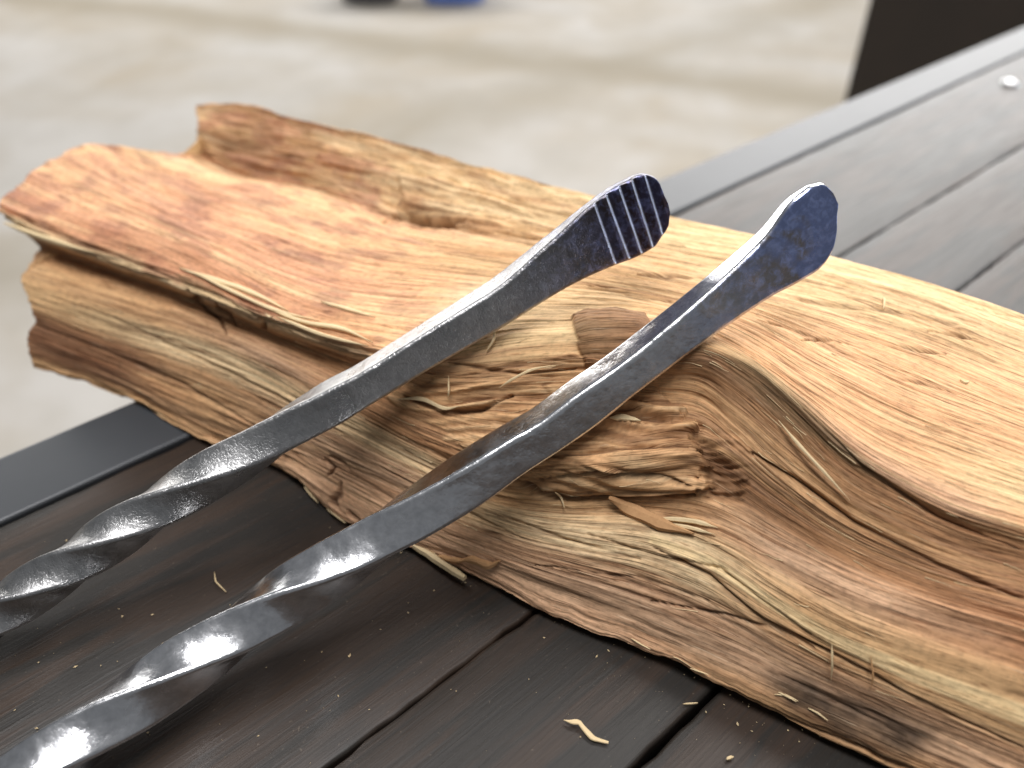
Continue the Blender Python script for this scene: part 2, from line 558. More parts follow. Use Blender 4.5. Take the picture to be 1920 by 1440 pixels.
# front lines: (x, y, relief in mm towards the viewer)
lip = [(4, 402, 0.5), (90, 447, 0.5), (340, 538, 1), (520, 610, 1), (690, 664, 1), (840, 692, 0.5), (960, 682, 0), (1075, 672, 0),
       (1200, 672, 1), (1325, 664, 1), (1405, 708, -0.5), (1490, 780, -1), (1590, 872, -1.3), (1700, 934, -1.3), (1800, 981, -1.3), (1920, 1019, -1.3), (2200, 1110, -1)]
reces = [(72, 464, -8), (345, 556, -7), (520, 632, -6), (700, 696, -3.5), (830, 735, 0), (960, 742, 0), (1100, 738, -0.5), (1230, 735, -1.5),
         (1310, 745, -3), (1370, 790, -2.5), (1460, 870, -2.2), (1570, 955, -2), (1700, 1022, -2), (1800, 1060, -2), (1920, 1092, -2), (2200, 1180, -2)]
f1 = [(44, 512, -1), (200, 562, -1), (350, 607, -1), (500, 668, 0), (650, 745, 0), (800, 820, 1), (930, 868, 2), (1060, 880, 3), (1200, 868, 3),
      (1300, 862, 0), (1370, 890, -2), (1450, 945, -2.5), (1560, 1015, -2), (1700, 1078, -1.5), (1800, 1112, -1), (1920, 1145, -0.5), (2200, 1235, 0)]
f2 = [(50, 560, 0), (200, 612, 0), (350, 655, 0), (500, 715, 0), (650, 795, 0), (800, 872, 0), (930, 930, -1.5), (1060, 946, -2.5), (1200, 942, -2.5),
      (1300, 950, -1.5), (1380, 980, 0), (1460, 1022, 0), (1600, 1090, 0.5), (1750, 1145, 0.5), (1920, 1195, 0.5), (2200, 1290, 0)]
f3 = [(62, 600, 0.8), (200, 655, 1), (350, 708, 1), (540, 790, 1), (700, 868, 1.5), (850, 935, 1), (1000, 985, 0.5), (1100, 1002, 0.5), (1220, 1020, 1),
      (1340, 1065, 2), (1430, 1125, 2.5), (1560, 1203, 2.5), (1700, 1263, 2), (1920, 1345, 1.5), (2200, 1450, 1)]
f4 = [(54, 645, 0.5), (200, 700, 1), (350, 772, 1), (540, 850, 1), (700, 935, 1.5), (850, 1010, 2), (1000, 1065, 2), (1200, 1128, 2), (1350, 1188, 1.5),
      (1500, 1262, 1.5), (1700, 1352, 1), (1920, 1450, 1), (2200, 1565, 1)]


def interp_line(line, x):
    a = np.array(line, float)
    return np.interp(x, a[:, 0], a[:, 1]), np.interp(x, a[:, 0], a[:, 2])


def front_z(line):
    out = []
    for (x, y, dz) in line:
        cy, cz = interp_line(crest, x); by_, bz = interp_line(bottom, x)
        f = (y - cy) / (by_ - cy)
        z = cz + (bz - cz) * f + 5.0 * math.sin(math.pi * min(max(f, 0), 1)) * 0.6 + dz
        out.append((x, y, z))
    return out


fronts = [front_z(l) for l in (lip, reces, f1, f2, f3, f4)]
named = [back, ridge, valley, slabb, top1, top2, crest] + fronts + [bottom]
pa, pb = at_z(250, 752, 0), at_z(1700, 1445, 0)
AX = (pb - pa)[:2]; AX /= np.linalg.norm(AX)
AWAY = np.array([-AX[1], AX[0]])
if AWAY[1] < 0: AWAY = -AWAY

lines = []
for l in named:
    P = np.array([at_z(x, y, z * mm) for (x, y, z) in l])
    Q = np.array([(x, y) for (x, y, z) in l], float)
    lines.append([P, Q])


def offset_line(src, away, z, dpx):
    P, Q = src
    P2 = P.copy(); P2[:, :2] += AWAY * away; P2[:, 2] = z
    if away < 0.011:
        P2[0, :2] += AX * 0.026; P2[1, :2] += AX * 0.014
    return [P2, Q + np.array(dpx)]


bm_mid = offset_line(lines[-1], 0.012, 0.0006, (0, 60))
bk_low = offset_line(lines[0], 0.006, 0.0006, (0, -200))
bk_mid = offset_line(lines[0], 0.010, 0.030, (0, -100))
allL = [bk_low, bk_mid] + lines + [bm_mid]
NU = 1100
us = np.linspace(0, 1, NU)
# right end common
aR = min(float((P[:, :2] @ AX).max()) for P, Q in allL) - 0.0005
LP, LQ = [], []
for P, Q in allL:
    a = P[:, :2] @ AX
    keep = np.concatenate([[True], np.diff(np.maximum.accumulate(a)) > 1e-5])
    a, P, Q = a[keep], P[keep], Q[keep]
    aq = a[0] + (aR - a[0]) * us
    LP.append(catmull(a, P, aq)); LQ.append(catmull(a, Q, aq))
LP = np.array(LP); LQ = np.array(LQ)          # lines x NU x 3
seglen = np.linalg.norm(np.diff(LP, axis=0), axis=2).mean(1)
knots = np.concatenate([[0], np.cumsum(np.maximum(seglen, 0.002))])
vq = []
vis0 = 2
for i in range(len(knots) - 1):
    L = knots[i + 1] - knots[i]
    step = 0.00035 if vis0 <= i < len(knots) - 2 else 0.004
    if 2 <= i <= 4: step = 0.00055
    n = max(3, int(math.ceil(L / step)))
    vq += list(np.linspace(knots[i], knots[i + 1], n, endpoint=False))
vq.append(knots[-1])
vq = np.array(vq); NV = len(vq)
print('log grid', NU, NV, 'line widths mm', np.round(seglen * 1000, 1))


def across(F):
    n, m, k = F.shape
    return pchip(knots, F.reshape(n, m * k), vq).reshape(NV, m, k)


P = across(LP); PX = across(LQ)               # NV x NU x .
ua = np.cumsum(np.concatenate([[0], np.linalg.norm(np.diff(P.mean(0), axis=0), axis=1)]))
U = np.broadcast_to((P[..., :2] @ AX), (NV, NU))
Vv = np.broadcast_to(vq[:, None], (NV, NU))
px, py = PX[..., 0], PX[..., 1]


def normals(P):
    du = np.gradient(P, axis=1); dv = np.gradient(P, axis=0)
    n = np.cross(du, dv)
    n /= np.linalg.norm(n, axis=2, keepdims=True) + 1e-12
    return n


N = normals(P)
mid = N[int(NV * 0.4), NU // 2]
if mid[2] < 0: N = -N
li = np.interp(vq, knots, np.arange(len(knots)))[:, None] * np.ones((1, NU))    # line index field; 2 back,3 ridge,4 valley,5 slab edge,6,7,8 crest,9 lip,10 recess,11..14,15 bottom


def polydist(poly, x, y):
    """signed distance in photograph pixels, positive inside"""
    poly = np.array(poly, float)
    d = np.full(x.shape, 1e9); inside = np.zeros(x.shape, bool)
    n = len(poly)
    for i in range(n):
        ax, ay = poly[i]; bx_, by_ = poly[(i + 1) % n]
        ex, ey = bx_ - ax, by_ - ay
        t = np.clip(((x - ax) * ex + (y - ay) * ey) / (ex * ex + ey * ey), 0, 1)
        d = np.minimum(d, np.hypot(x - ax - t * ex, y - ay - t * ey))
        c = ((ay > y) != (by_ > y)) & (x < (bx_ - ax) * (y - ay) / (by_ - ay + 1e-12) + ax)
        inside ^= c
    return np.where(inside, d, -d)


def linedist(pts, x, y):
    d = np.full(x.shape, 1e9); tt = np.zeros(x.shape)
    for i in range(len(pts) - 1):
        ax, ay = pts[i]; bx_, by_ = pts[i + 1]
        ex, ey = bx_ - ax, by_ - ay
        t = np.clip(((x - ax) * ex + (y - ay) * ey) / (ex * ex + ey * ey), 0, 1)
        q = np.hypot(x - ax - t * ex, y - ay - t * ey)
        tt = np.where(q < d, (i + t) / (len(pts) - 1), tt)
        d = np.minimum(d, q)
    return d, tt


front = smooth(8.6, 9.6, li)                     # 0 on top, 1 on the split front
topm = 1 - front
ridgem = smooth(1.6, 2.2, li) * (1 - smooth(4.0, 5.0, li)) * (1 - 0.75 * smooth(900, 1250, px))
# fibre relief
g1 = fbm(U * 14, Vv * 420, 1, 3)
g2 = fbm(U * 34, Vv * 950, 2, 3)
g3 = fbm(U * 7, Vv * 150, 3, 3)
flake = np.tanh(5 * fbm(U * 22, Vv * 260, 4, 4))
flake2 = np.tanh(6 * fbm(U * 60, Vv * 620, 9, 3))
warp = fbm(U * 40, Vv * 60, 12, 3)
zc = fbm(U * 8, Vv * 200, 90, 3)
hair_on = smooth(-0.1, 0.35, fbm(U * 18, Vv * 70, 91, 2))
hairl = np.exp(-(zc / 0.05) ** 2) * hair_on
zc2 = fbm(U * 13 + 5, Vv * 480, 92, 3)
hairl2 = np.exp(-(zc2 / 0.07) ** 2) * smooth(0.0, 0.4, fbm(U * 22 + 9, Vv * 90, 93, 2))
hairs = np.maximum(hairl, 0.7 * hairl2)
D = front * (0.10 * g1 + 0.13 * g2 + 0.24 * g3 + 0.08 * flake + 0.10 * flake2 - 0.5 * hairs)
D = D + topm * (0.12 * g1 + 0.16 * g2 + 0.2 * g3 - 0.22 * hairl2 + 0.10 * flake2 * smooth(-0.1, 0.5, g3))
D = D + ridgem * (0.9 * flake + 0.9 * g3 + 0.5 * g1 + 0.5 * flake2 + 0.5 * warp)
def terrace(h, k):
    t = h * k; b = np.floor(t)
    return (b + smooth(0.80, 1.0, t - b)) / k


ter = terrace(fbm(U * 7, Vv * 55, 95, 3) + 0.10 * g2, 7.0)
ter2 = terrace(fbm(U * 11 + 3, Vv * 120, 96, 3) + 0.12 * g2, 6.0)
calm = 1 - 0.6 * smooth(1250, 1450, px) * front
D = D + calm * front * (0.9 * ter + 0.5 * ter2) + topm * (0.9 * ter + 0.35 * ter2)


def strands(x, y, seed):
    """separate fibres: each band of y has its own height that drifts along x"""
    i_ = np.floor(y); f_ = y - i_
    h_ = vnoise(x + 37.0 * _hash(i_, i_ * 0 + 5, seed), i_, seed + 1)
    g_ = vnoise(x + 37.0 * _hash(i_ + 1, i_ * 0 + 5, seed), i_ + 1, seed + 1)
    k_ = smooth(0.45, 1.0, f_)
    return h_ * (1 - k_) + g_ * k_, f_, i_


s1, sf1, si1 = strands(U * 24, Vv / 0.00125 + 1.2 * fbm(U * 10, Vv * 70, 97, 3), 201)
s2, sf2, si2 = strands(U * 40, Vv / 0.0028 + 0.9 * fbm(U * 9, Vv * 60, 98, 3), 205)
s3, sf3, si3 = strands(U * 55, Vv / 0.0008 + 0.8 * fbm(U * 16, Vv * 90, 99, 2), 209)
rnd = 1 - (2 * sf1 - 1) ** 4
D = D + front * (0.15 * s1 + 0.10 * s3 + 0.16 * np.sign(s2) * np.abs(s2) ** 0.5 + 0.10 * rnd) + topm * (0.07 * s1 + 0.05 * s3)
D = D + ridgem * (0.45 * s1 + 0.65 * s2 + 0.2 * s3)
# rough fibrous lip along the front of the slab
lipm = smooth(7.9, 8.5, li) * (1 - smooth(9.1, 9.5, li)) * (1 - smooth(700, 900, px))
D = D + lipm * (0.5 * flake2 + 0.4 * g1 + 0.6 * s1 + 0.4 * s3)
# bottom edge ragged
botm = smooth(13.6, 14.8, li)
rag = fbm(U * 120, Vv * 90, 31, 4)
D = D + botm * (0.5 * g1 + 0.6 * flake)
# the knotted, torn fibre bundle in the middle
yy = py + 9 * np.sin(px / 75.0) + 5 * np.sin(px / 36.0 + py / 55.0) + 3.0 * warp
b1, bf1, bi1 = strands(px / 150.0, yy / 15.0 + 0.6 * vnoise(px / 170.0, yy / 30.0, 44), 221)
b2, bf2, bi2 = strands(px / 120.0, yy / 8.0 + 0.6 * vnoise(px / 140.0, yy / 24.0, 45), 225)
jag = 26 * (_hash(bi1, bi1 * 0 + 3, 231) - 0.5) + 16 * (_hash(bi2, bi2 * 0 + 3, 232) - 0.5)
bundle = polydist([(735, 745), (860, 692), (1075, 662), (1230, 712), (1285, 770), (1300, 815), (1330, 880), (1312, 925), (1200, 927), (1060, 936),
                   (950, 905), (860, 840)], px + jag, py + 3 * g2)
bm_ = smooth(-1, 4, bundle)
w1 = fbm(px / 260.0 + 0.2 * warp, (py + 10 * np.sin(px / 70.0)) / 15.0, 51, 2)
w2 = 0.42 * vnoise(px / 340.0, yy / 11.0, 52) + 0.34 * vnoise(px / 280.0, yy / 5.5, 53) + 0.32 * vnoise(px / 220.0, yy / 2.8, 54)
w3 = vnoise(px / 230.0, yy / 17.0, 55) + 0.35 * vnoise(px / 120.0, yy / 8.0, 56)
bundle_hair = np.exp(-(w3 / 0.10) ** 2) * smooth(-0.3, 0.3, vnoise(px / 110.0, yy / 40.0, 57))
D = D + bm_ * (0.4 + 1.5 * smooth(950, 1260, px) + 0.7 * w1 + 0.5 * w2 + 1.15 * b1 + 0.6 * b2 - 0.7 * bundle_hair)
torn = smooth(1310, 1345, px) * (1 - smooth(1360, 1420, px)) * smooth(800, 830, py) * (1 - smooth(930, 960, py))
D = D + torn * (0.9 * b1 + 0.6 * b2)
# hollow to the right of the torn end
hol = polydist([(1300, 790), (1350, 850), (1400, 900), (1390, 940), (1320, 940), (1330, 890), (1295, 830)], px + 0.6 * jag, py)
D = D - smooth(-6, 14, hol) * (2.4 + 1.2 * w2)
# waves flowing round the knot right of it
wav = smooth(1280, 1420, px) * front * (1 - smooth(12.3, 13.3, li))
D = D + wav * (0.35 * g3 + 0.15 * flake + 0.2 * g1)
# curled flap of the knot
flap = polydist([(1072, 592), (1100, 580), (1150, 574), (1215, 590), (1240, 640), (1180, 668), (1100, 690), (1083, 650)], px + 0.3 * jag, py)
fm = smooth(-1, 5, flap)
D = D + fm * (3.2 * smooth(0, 60, flap + 25) + 0.6 * w2)
# broken step on the back part of the top
st = polydist([(744, 336), (800, 338), (900, 362), (1010, 400), (960, 412), (880, 410), (800, 398), (752, 396)], px + 0.5 * jag, py)
D = D + smooth(-1, 4, st) * (3.2 * (1 - 0.8 * smooth(790, 980, px)) + 0.9 * w2)
ho = polydist([(728, 412), (765, 400), (800, 408), (830, 414), (890, 418), (860, 430), (800, 426), (760, 416)], px + 0.9 * jag, py + 5 * g2)
D = D - smooth(-2, 4, ho) * (5.0 + 1.5 * w2)
ho2 = polydist([(395, 262), (440, 245), (520, 268), (470, 290), (410, 292)], px, py)
D = D - smooth(-12, 16, ho2) * 3.0
# splits and checks
cracks = [([(1195, 512), (1250, 516), (1320, 520)], 3.0, 1.4), ([(1500, 640), (1560, 638), (1590, 642)], 2.2, 1.0), ([(1670, 642), (1720, 652), (1775, 662)], 2.4, 1.0),
          ([(1745, 528), (1800, 540), (1850, 552)], 3.2, 1.4), ([(1840, 585), (1920, 600)], 2.4, 1.0), ([(1740, 620), (1850, 640)], 2.6, 1.2),
          ([(1480, 555), (1600, 575), (1700, 585), (1800, 612)], 3.0, 0.7), ([(1090, 530), (1180, 552), (1260, 566)], 2.0, 0.8), ([(1420, 600), (1540, 640), (1660, 700), (1800, 740)], 1.8, 0.6),
          ([(345, 540), (372, 565), (388, 585), (410, 600), (425, 625)], 3.0, 1.6), ([(395, 560), (408, 580), (430, 590), (440, 612)], 2.6, 1.4), ([(468, 585), (490, 605), (500, 620)], 2.6, 1.4),
          ([(1410, 850), (1500, 905), (1600, 980), (1760, 1060), (1920, 1120)], 4.0, 1.8), ([(1500, 760), (1620, 880), (1760, 970), (1920, 1035)], 3.0, 1.0),
          ([(1220, 1025), (1330, 1080), (1430, 1165), (1530, 1212), (1700, 1300), (1920, 1405)], 3.0, 1.5), ([(1100, 1000), (1240, 1045), (1350, 1065), (1420, 1120), (1520, 1190)], 2.6, 1.1),
          ([(1220, 1128), (1360, 1155), (1450, 1180), (1525, 1218)], 2.6, 1.1), ([(930, 960), (1060, 1010), (1200, 1050)], 2.4, 1.0), ([(1000, 1060), (1200, 1085), (1330, 1130)], 2.2, 0.9),
          ([(620, 855), (640, 865), (655, 880)], 3.0, 1.4), ([(640, 905), (640, 925), (625, 930), (640, 950)], 4.0, 1.6), ([(610, 862), (625, 880), (615, 895)], 3.5, 1.4),
          ([(655, 950), (680, 975), (700, 985)], 4.0, 1.6), ([(700, 868), (850, 950), (980, 1010)], 2.2, 0.8), ([(150, 570), (350, 660), (520, 740), (640, 810)], 2.4, 0.9),
          ([(60, 605), (200, 660), (340, 720), (480, 800)], 3.4, 1.3), ([(1700, 1380), (1560, 1310), (1460, 1262)], 3.0, 0.8), ([(1290, 1250), (1420, 1310), (1600, 1390), (1750, 1450)], 3.0, 1.2),
          ([(840, 680), (980, 700), (1080, 690)], 3.5, 1.4), ([(760, 745), (830, 770), (900, 768), (960, 740)], 4.5, 2.2), ([(1060, 800), (1150, 780), (1260, 790)], 3.0, 1.6),
          ([(1000, 860), (1100, 850), (1200, 835), (1290, 840)], 3.0, 1.6), ([(1010, 905), (1120, 885), (1240, 890), (1300, 905)], 3.0, 1.6), ([(930, 890), (1010, 925), (1060, 938), (1200, 930), (1300, 928)], 6.0, 2.6),
          ([(30, 400), (150, 452), (330, 520), (500, 590)], 3.0, 1.5)]
crackm = np.zeros_like(px)
for pts, w, dep in cracks:
    d, t = linedist(pts, px + 2.5 * warp, py + 3.5 * g2 + 3 * warp)
    w_ = w * (0.35 + 0.9 * np.sin(np.pi * np.clip(t, 0.02, 0.98))) * (1 + 0.5 * g1)
    m = np.exp(-(d / np.maximum(w_, 0.6)) ** 2)
    D = D - dep * m
    crackm = np.maximum(crackm, m * min(1, dep / 1.5))
edge_hide = (li > 1.5) & (li < 15.4)
D = np.where(edge_hide, D, D * 0.3)
Pd = P + N * (D * mm)[..., None]
# ragged bottom outline and slab end
Pd[..., 2] += mm * 1.6 * rag * smooth(14.2, 14.9, li) * (1 - smooth(15.05, 15.6, li))
Pd[..., :2] += (AX * mm * 1.2)[None, None] * (fbm(Vv * 260, Vv * 0 + 4.2, 77, 3) * (1 - smooth(0, 0.05, us))[None, :])[..., None] * 2.0
Pd[..., 2] = np.maximum(Pd[..., 2], 0.0005)

# ---- wood colour per vertex (heartwood, sapwood, stains, dirt, plus some painted shade)
pal = {
    'or': (226, 173, 122), 'or2': (206, 147, 106), 'yel': (234, 198, 144), 'tan': (214, 170, 118), 'tan2': (202, 156, 108), 'pale': (224, 194, 148),  # or2: orange wood, darkened for light falloff on the slab's left
    'olive': (210, 176, 128), 'brn': (170, 124, 82), 'dbrn': (122, 86, 55), 'red': (180, 128, 88), 'pink': (222, 176, 136), 'gry': (190, 152, 118), 'umb': (86, 60, 40),
}
col_lines = [
    [(0, 'brn')], [(0, 'brn')],
    [(370, 'tan2'), (700, 'tan2'), (1100, 'yel'), (1500, 'yel'), (1920, 'yel')],                       # back
    [(370, 'tan'), (600, 'tan2'), (800, 'yel'), (1100, 'yel'), (1500, 'yel'), (1920, 'yel')],          # ridge
    [(370, 'brn'), (700, 'tan2'), (900, 'tan'), (1200, 'tan'), (1500, 'yel'), (1920, 'tan')],          # valley
    [(280, 'yel'), (500, 'or'), (800, 'or'), (1100, 'tan'), (1500, 'tan'), (1920, 'or')],              # slab edge
    [(180, 'or'), (400, 'or2'), (700, 'or'), (900, 'tan'), (1200, 'tan'), (1500, 'or'), (1920, 'or')],
    [(60, 'or'), (300, 'or2'), (600, 'or2'), (800, 'or'), (850, 'pale'), (1000, 'yel'), (1250, 'tan'), (1450, 'or'), (1700, 'or'), (1920, 'yel')],
    [(0, 'or2'), (200, 'or2'), (500, 'or2'), (700, 'or'), (900, 'yel'), (1060, 'yel'), (1200, 'brn'), (1330, 'tan'), (1450, 'olive'), (1600, 'pink'), (1800, 'pink'), (1920, 'or')],  # crest
    [(0, 'pale'), (400, 'pale'), (650, 'pale'), (800, 'tan2'), (1000, 'tan'), (1200, 'tan2'), (1330, 'dbrn'), (1450, 'brn'), (1600, 'brn'), (1750, 'brn'), (1920, 'brn')],  # lip
    [(60, 'brn'), (400, 'brn'), (700, 'brn'), (850, 'tan2'), (1100, 'tan2'), (1250, 'tan2'), (1350, 'brn'), (1500, 'tan2'), (1700, 'brn'), (1920, 'red')],  # recess
    [(40, 'tan'), (300, 'tan2'), (500, 'gry'), (700, 'brn'), (850, 'brn'), (950, 'tan2'), (1100, 'tan2'), (1250, 'tan2'), (1400, 'dbrn'), (1600, 'brn'), (1920, 'red')],  # f1
    [(40, 'tan'), (200, 'olive'), (300, 'pale'), (550, 'pale'), (800, 'pale'), (930, 'tan'), (1100, 'tan'), (1300, 'tan2'), (1450, 'gry'), (1650, 'pink'), (1920, 'red')],  # f2
    [(60, 'dbrn'), (200, 'brn'), (400, 'tan2'), (600, 'gry'), (760, 'gry'), (880, 'olive'), (1000, 'pale'), (1150, 'pale'), (1300, 'pale'), (1500, 'tan'), (1700, 'tan'), (1920, 'tan')],  # f3
    [(50, 'red'), (200, 'red'), (400, 'tan2'), (600, 'pink'), (800, 'pink'), (1000, 'gry'), (1300, 'gry'), (1500, 'gry'), (1700, 'gry'), (1920, 'pink')],   # f4
    [(60, 'tan'), (300, 'tan'), (600, 'pink'), (900, 'pink'), (1200, 'pink'), (1400, 'tan2'), (1920, 'tan2')],   # bottom
    [(0, 'brn')],
]
LC = []
for i, cl in enumerate(col_lines):
    xs = [c[0] for c in cl]; cs = np.array([lin(pal[c[1]]) for c in cl])
    LC.append(np.stack([np.interp(LQ[i][:, 0], xs, cs[:, k]) for k in range(3)], -1))
LC = np.array(LC)
# wander of the growth bands: look the palette up at a slightly shifted v
vs = vq[:, None] + 0.0013 * fbm(U * 14, Vv * 60, 60, 3) + 0.0007 * g3
ii = np.interp(vs, knots, np.arange(len(knots)))
i0 = np.clip(np.floor(ii).astype(int), 0, len(knots) - 2); f = ii - i0
f = smooth(0.22, 0.78, f)[..., None]
cidx = np.broadcast_to(np.arange(NU)[None, :], ii.shape)
C = LC[i0, cidx] * (1 - f) + LC[i0 + 1, cidx] * f
ring = fbm(U * 5, Vv * 560, 70, 3); ring2 = fbm(U * 3, Vv * 230, 71, 3); blo = fbm(U * 45, Vv * 120, 72, 4); ring3 = fbm(U * 11, Vv * 1300, 73, 2)


def towards(C, m, c):
    m = np.clip(m, 0, 1)[..., None]
    return C * (1 - m) + lin(c) * m


C = towards(C, front * 0.38 * smooth(0.12, 0.45, ring), pal['brn'])
C = towards(C, front * 0.42 * smooth(0.12, 0.5, -ring), pal['tan'])
C = towards(C, front * 0.3 * smooth(0.15, 0.5, ring2), pal['gry'])
C = towards(C, front * 0.28 * smooth(0.2, 0.45, ring3), pal['dbrn'])
C = towards(C, topm * 0.32 * smooth(0.12, 0.5, ring), pal['or2'])
C = towards(C, topm * 0.45 * smooth(0.12, 0.5, -ring), pal['yel'])
C = towards(C, topm * 0.30 * smooth(0.25, 0.5, ring3), pal['brn'])
C = towards(C, topm * 0.62 * smooth(0.06, 0.42, blo) * (1 - smooth(600, 1000, px)), (176, 118, 88))
C = towards(C, topm * 0.40 * smooth(0.10, 0.45, fbm(U * 70 + 3, Vv * 150, 78, 4)) * (1 - smooth(700, 1050, px)), (150, 104, 84))
C = towards(C, ridgem * 0.65 * smooth(-0.05, 0.4, fbm(U * 26, Vv * 130, 74, 4)), pal['brn'])
C = towards(C, ridgem * 0.55 * smooth(0.05, 0.4, fbm(U * 20, Vv * 160, 75, 4)), pal['pale'])
# fibre bundle, knot flap, dirt in splits, shade painted into hollows, stains
C = towards(C, bm_ * 0.85, pal['tan2']); C = towards(C, bm_ * 0.55 * smooth(0.0, 0.5, w2), pal['tan']); C = towards(C, bm_ * 0.7 * smooth(0.1, 0.5, -w2), pal['brn'])
C = towards(C, fm * 0.75, pal['dbrn']); C = towards(C, fm * 0.5 * smooth(0.05, 0.4, w2), pal['brn'])
C = towards(C, smooth(-4, 10, hol) * 0.7, pal['dbrn'])  # recess shade beside the torn end painted in brown
C = towards(C, smooth(-4, 10, ho) * 0.8, pal['umb']); C = towards(C, smooth(-10, 14, ho2) * 0.6, pal['dbrn'])  # crevice under the broken step darkened with painted shade
C = towards(C, crackm * 0.72, (74, 46, 28))  # dirt, plus shade painted under the bundle's lower edge
C = towards(C, hairs * (front * 0.55 + topm * 0.25), (96, 60, 36))
C = towards(C, bm_ * bundle_hair * 0.4, (104, 66, 38))
C = towards(C, bm_ * smooth(0.25, 0.9, b2) * 0.3, pal['pale']); C = towards(C, bm_ * smooth(0.1, 0.7, -b2) * 0.45, (104, 66, 38))
C = towards(C, front * (1 - bm_) * (1 - smooth(0.0, 0.13, np.minimum(sf2, 1 - sf2))) * 0.35 * smooth(0.0, 0.5, s2), (110, 72, 44))
bd, bt = linedist([(1225, 1012), (1330, 1052), (1430, 1118), (1560, 1198), (1700, 1258), (1920, 1342), (2200, 1450)], px, py + 3 * g3)
C = towards(C, (1 - smooth(7 + 9 * bt, 11 + 14 * bt, bd + 2.5 * g1)) * (0.75 + 0.2 * g2), (236, 206, 152))
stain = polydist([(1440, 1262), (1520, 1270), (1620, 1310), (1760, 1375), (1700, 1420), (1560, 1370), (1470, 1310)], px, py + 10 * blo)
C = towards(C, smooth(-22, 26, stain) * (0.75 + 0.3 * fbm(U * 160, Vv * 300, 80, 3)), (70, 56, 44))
st2 = polydist([(1360, 668), (1420, 690), (1520, 770), (1640, 880), (1620, 890), (1480, 800), (1380, 715)], px, py + 6 * blo)
C = towards(C, smooth(-14, 14, st2) * (0.55 + 0.4 * fbm(U * 120, Vv * 300, 81, 3)), (96, 78, 52))
st3 = polydist([(60, 600), (230, 640), (300, 690), (210, 715), (110, 680), (60, 660)], px, py + 8 * blo)
C = towards(C, smooth(-25, 20, st3) * 0.6, (104, 64, 42))
for (cx, cy, rr) in ((150, 330, 46), (235, 352, 40), (590, 486, 34), (640, 500, 30), (300, 410, 40)):
    q = np.exp(-(((px - cx) / (rr * 1.6)) ** 2 + ((py - cy - 0.3 * (px - cx)) / (rr * 0.42)) ** 2) * (1 + 0.8 * blo))
    C = towards(C, q * 0.45 * smooth(-0.5, 0.4, blo + 0.5 * ring3), (132, 88, 70))
lum = (C @ np.array([0.3, 0.59, 0.11]))[..., None]
C = C * 0.93 + lum * 0.07 * np.array([1.02, 1.0, 0.92])
C = C * (1 + 0.10 * front[..., None])
C = np.clip(C * (1 + 0.10 * fbm(U * 90, Vv * 900, 85, 3))[..., None], 0.004, 0.95)

verts = Pd.reshape(-1, 3)
ia = (np.arange(NV - 1)[:, None] * NU + np.arange(NU - 1)[None, :]).reshape(-1)
quads = np.stack([ia, ia + NU, ia + NU + 1, ia + 1], -1)
# bottom sheet joining last and first line, end caps
j = np.arange(NU - 1)
quads = np.concatenate([quads, np.stack([(NV - 1) * NU + j, j, j + 1, (NV - 1) * NU + j + 1], -1)])
capL = Pd[:, 0].mean(0) + np.array([AX[0], AX[1], 0]) * 0.02
capR = Pd[:, -1].mean(0)
nb_ = len(verts)
kR = int(np.argmin(np.abs(vq - knots[4])))
capB = Pd[:kR + 1, 0].mean(0) * 0.3 + Pd[int(np.argmin(np.abs(vq - knots[3]))), 0] * 0.7 + np.array([AX[0], AX[1], 0]) * 0.004
verts = np.concatenate([verts, [capL, capR, capB]])
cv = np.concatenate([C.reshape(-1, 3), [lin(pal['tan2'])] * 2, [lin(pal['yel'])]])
UVs = np.concatenate([np.stack([U, Vv], -1).reshape(-1, 2), [[U[0, 0], 0.1], [U[0, -1], 0.1], [U[0, 0], 0.1]]])
r_ = np.arange(NV - 1)
tl = np.stack([r_ * NU, np.where(r_ < kR, nb_ + 2, nb_), (r_ + 1) * NU], -1)
tr = np.stack([r_ * NU + NU - 1, (r_ + 1) * NU + NU - 1, np.full(NV - 1, nb_ + 1)], -1)
tris = np.concatenate([tl, tr, [[(NV - 1) * NU, nb_, 0], [0, nb_, nb_ + 2], [kR * NU, nb_ + 2, nb_], [NU - 1, nb_ + 1, NV * NU - 1]]])

me = bpy.data.meshes.new('body')
nq, nt = len(quads), len(tris)
me.vertices.add(len(verts)); me.vertices.foreach_set('co', verts.astype(np.float32).ravel())
loops = np.concatenate([quads.ravel(), tris.ravel()]).astype(np.int32)
me.loops.add(len(loops)); me.loops.foreach_set('vertex_index', loops)
me.polygons.add(nq + nt)
me.polygons.foreach_set('loop_start', np.concatenate([np.arange(nq) * 4, nq * 4 + np.arange(nt) * 3]).astype(np.int32))
me.polygons.foreach_set('use_smooth', np.concatenate([np.ones(nq, bool), np.zeros(nt, bool)]))
me.update(calc_edges=True)
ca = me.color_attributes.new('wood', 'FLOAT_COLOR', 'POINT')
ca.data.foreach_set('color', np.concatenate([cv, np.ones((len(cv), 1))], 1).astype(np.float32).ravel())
uvl = me.uv_layers.new(name='grain')
uvl.data.foreach_set('uv', UVs[loops].astype(np.float32).ravel())
me.validate()
me.materials.append(M_LOG)
c0 = at_z(900, 1000, 0)
log = empty('split_log', (float(c0[0]), float(c0[1]), 0.0))
tag(log, 'split firewood log with orange heartwood top and knotted rippled front', 'log')
body = bpy.data.objects.new('body', me)
COL.objects.link(body); body.parent = log
body.matrix_parent_inverse = Matrix.Translation(-log.location)

proj = project(Pd.reshape(-1, 3))


def surf(x, y):
    """front-most point of the log seen at that pixel"""
    d2 = (proj[:, 0] - x) ** 2 + (proj[:, 1] - y) ** 2
    k = np.where(d2 < 36)[0]
    if len(k) == 0: k = np.array([d2.argmin()])
    i = k[proj[k, 2].argmin()]
    return Pd.reshape(-1, 3)[i], N.reshape(-1, 3)[i]


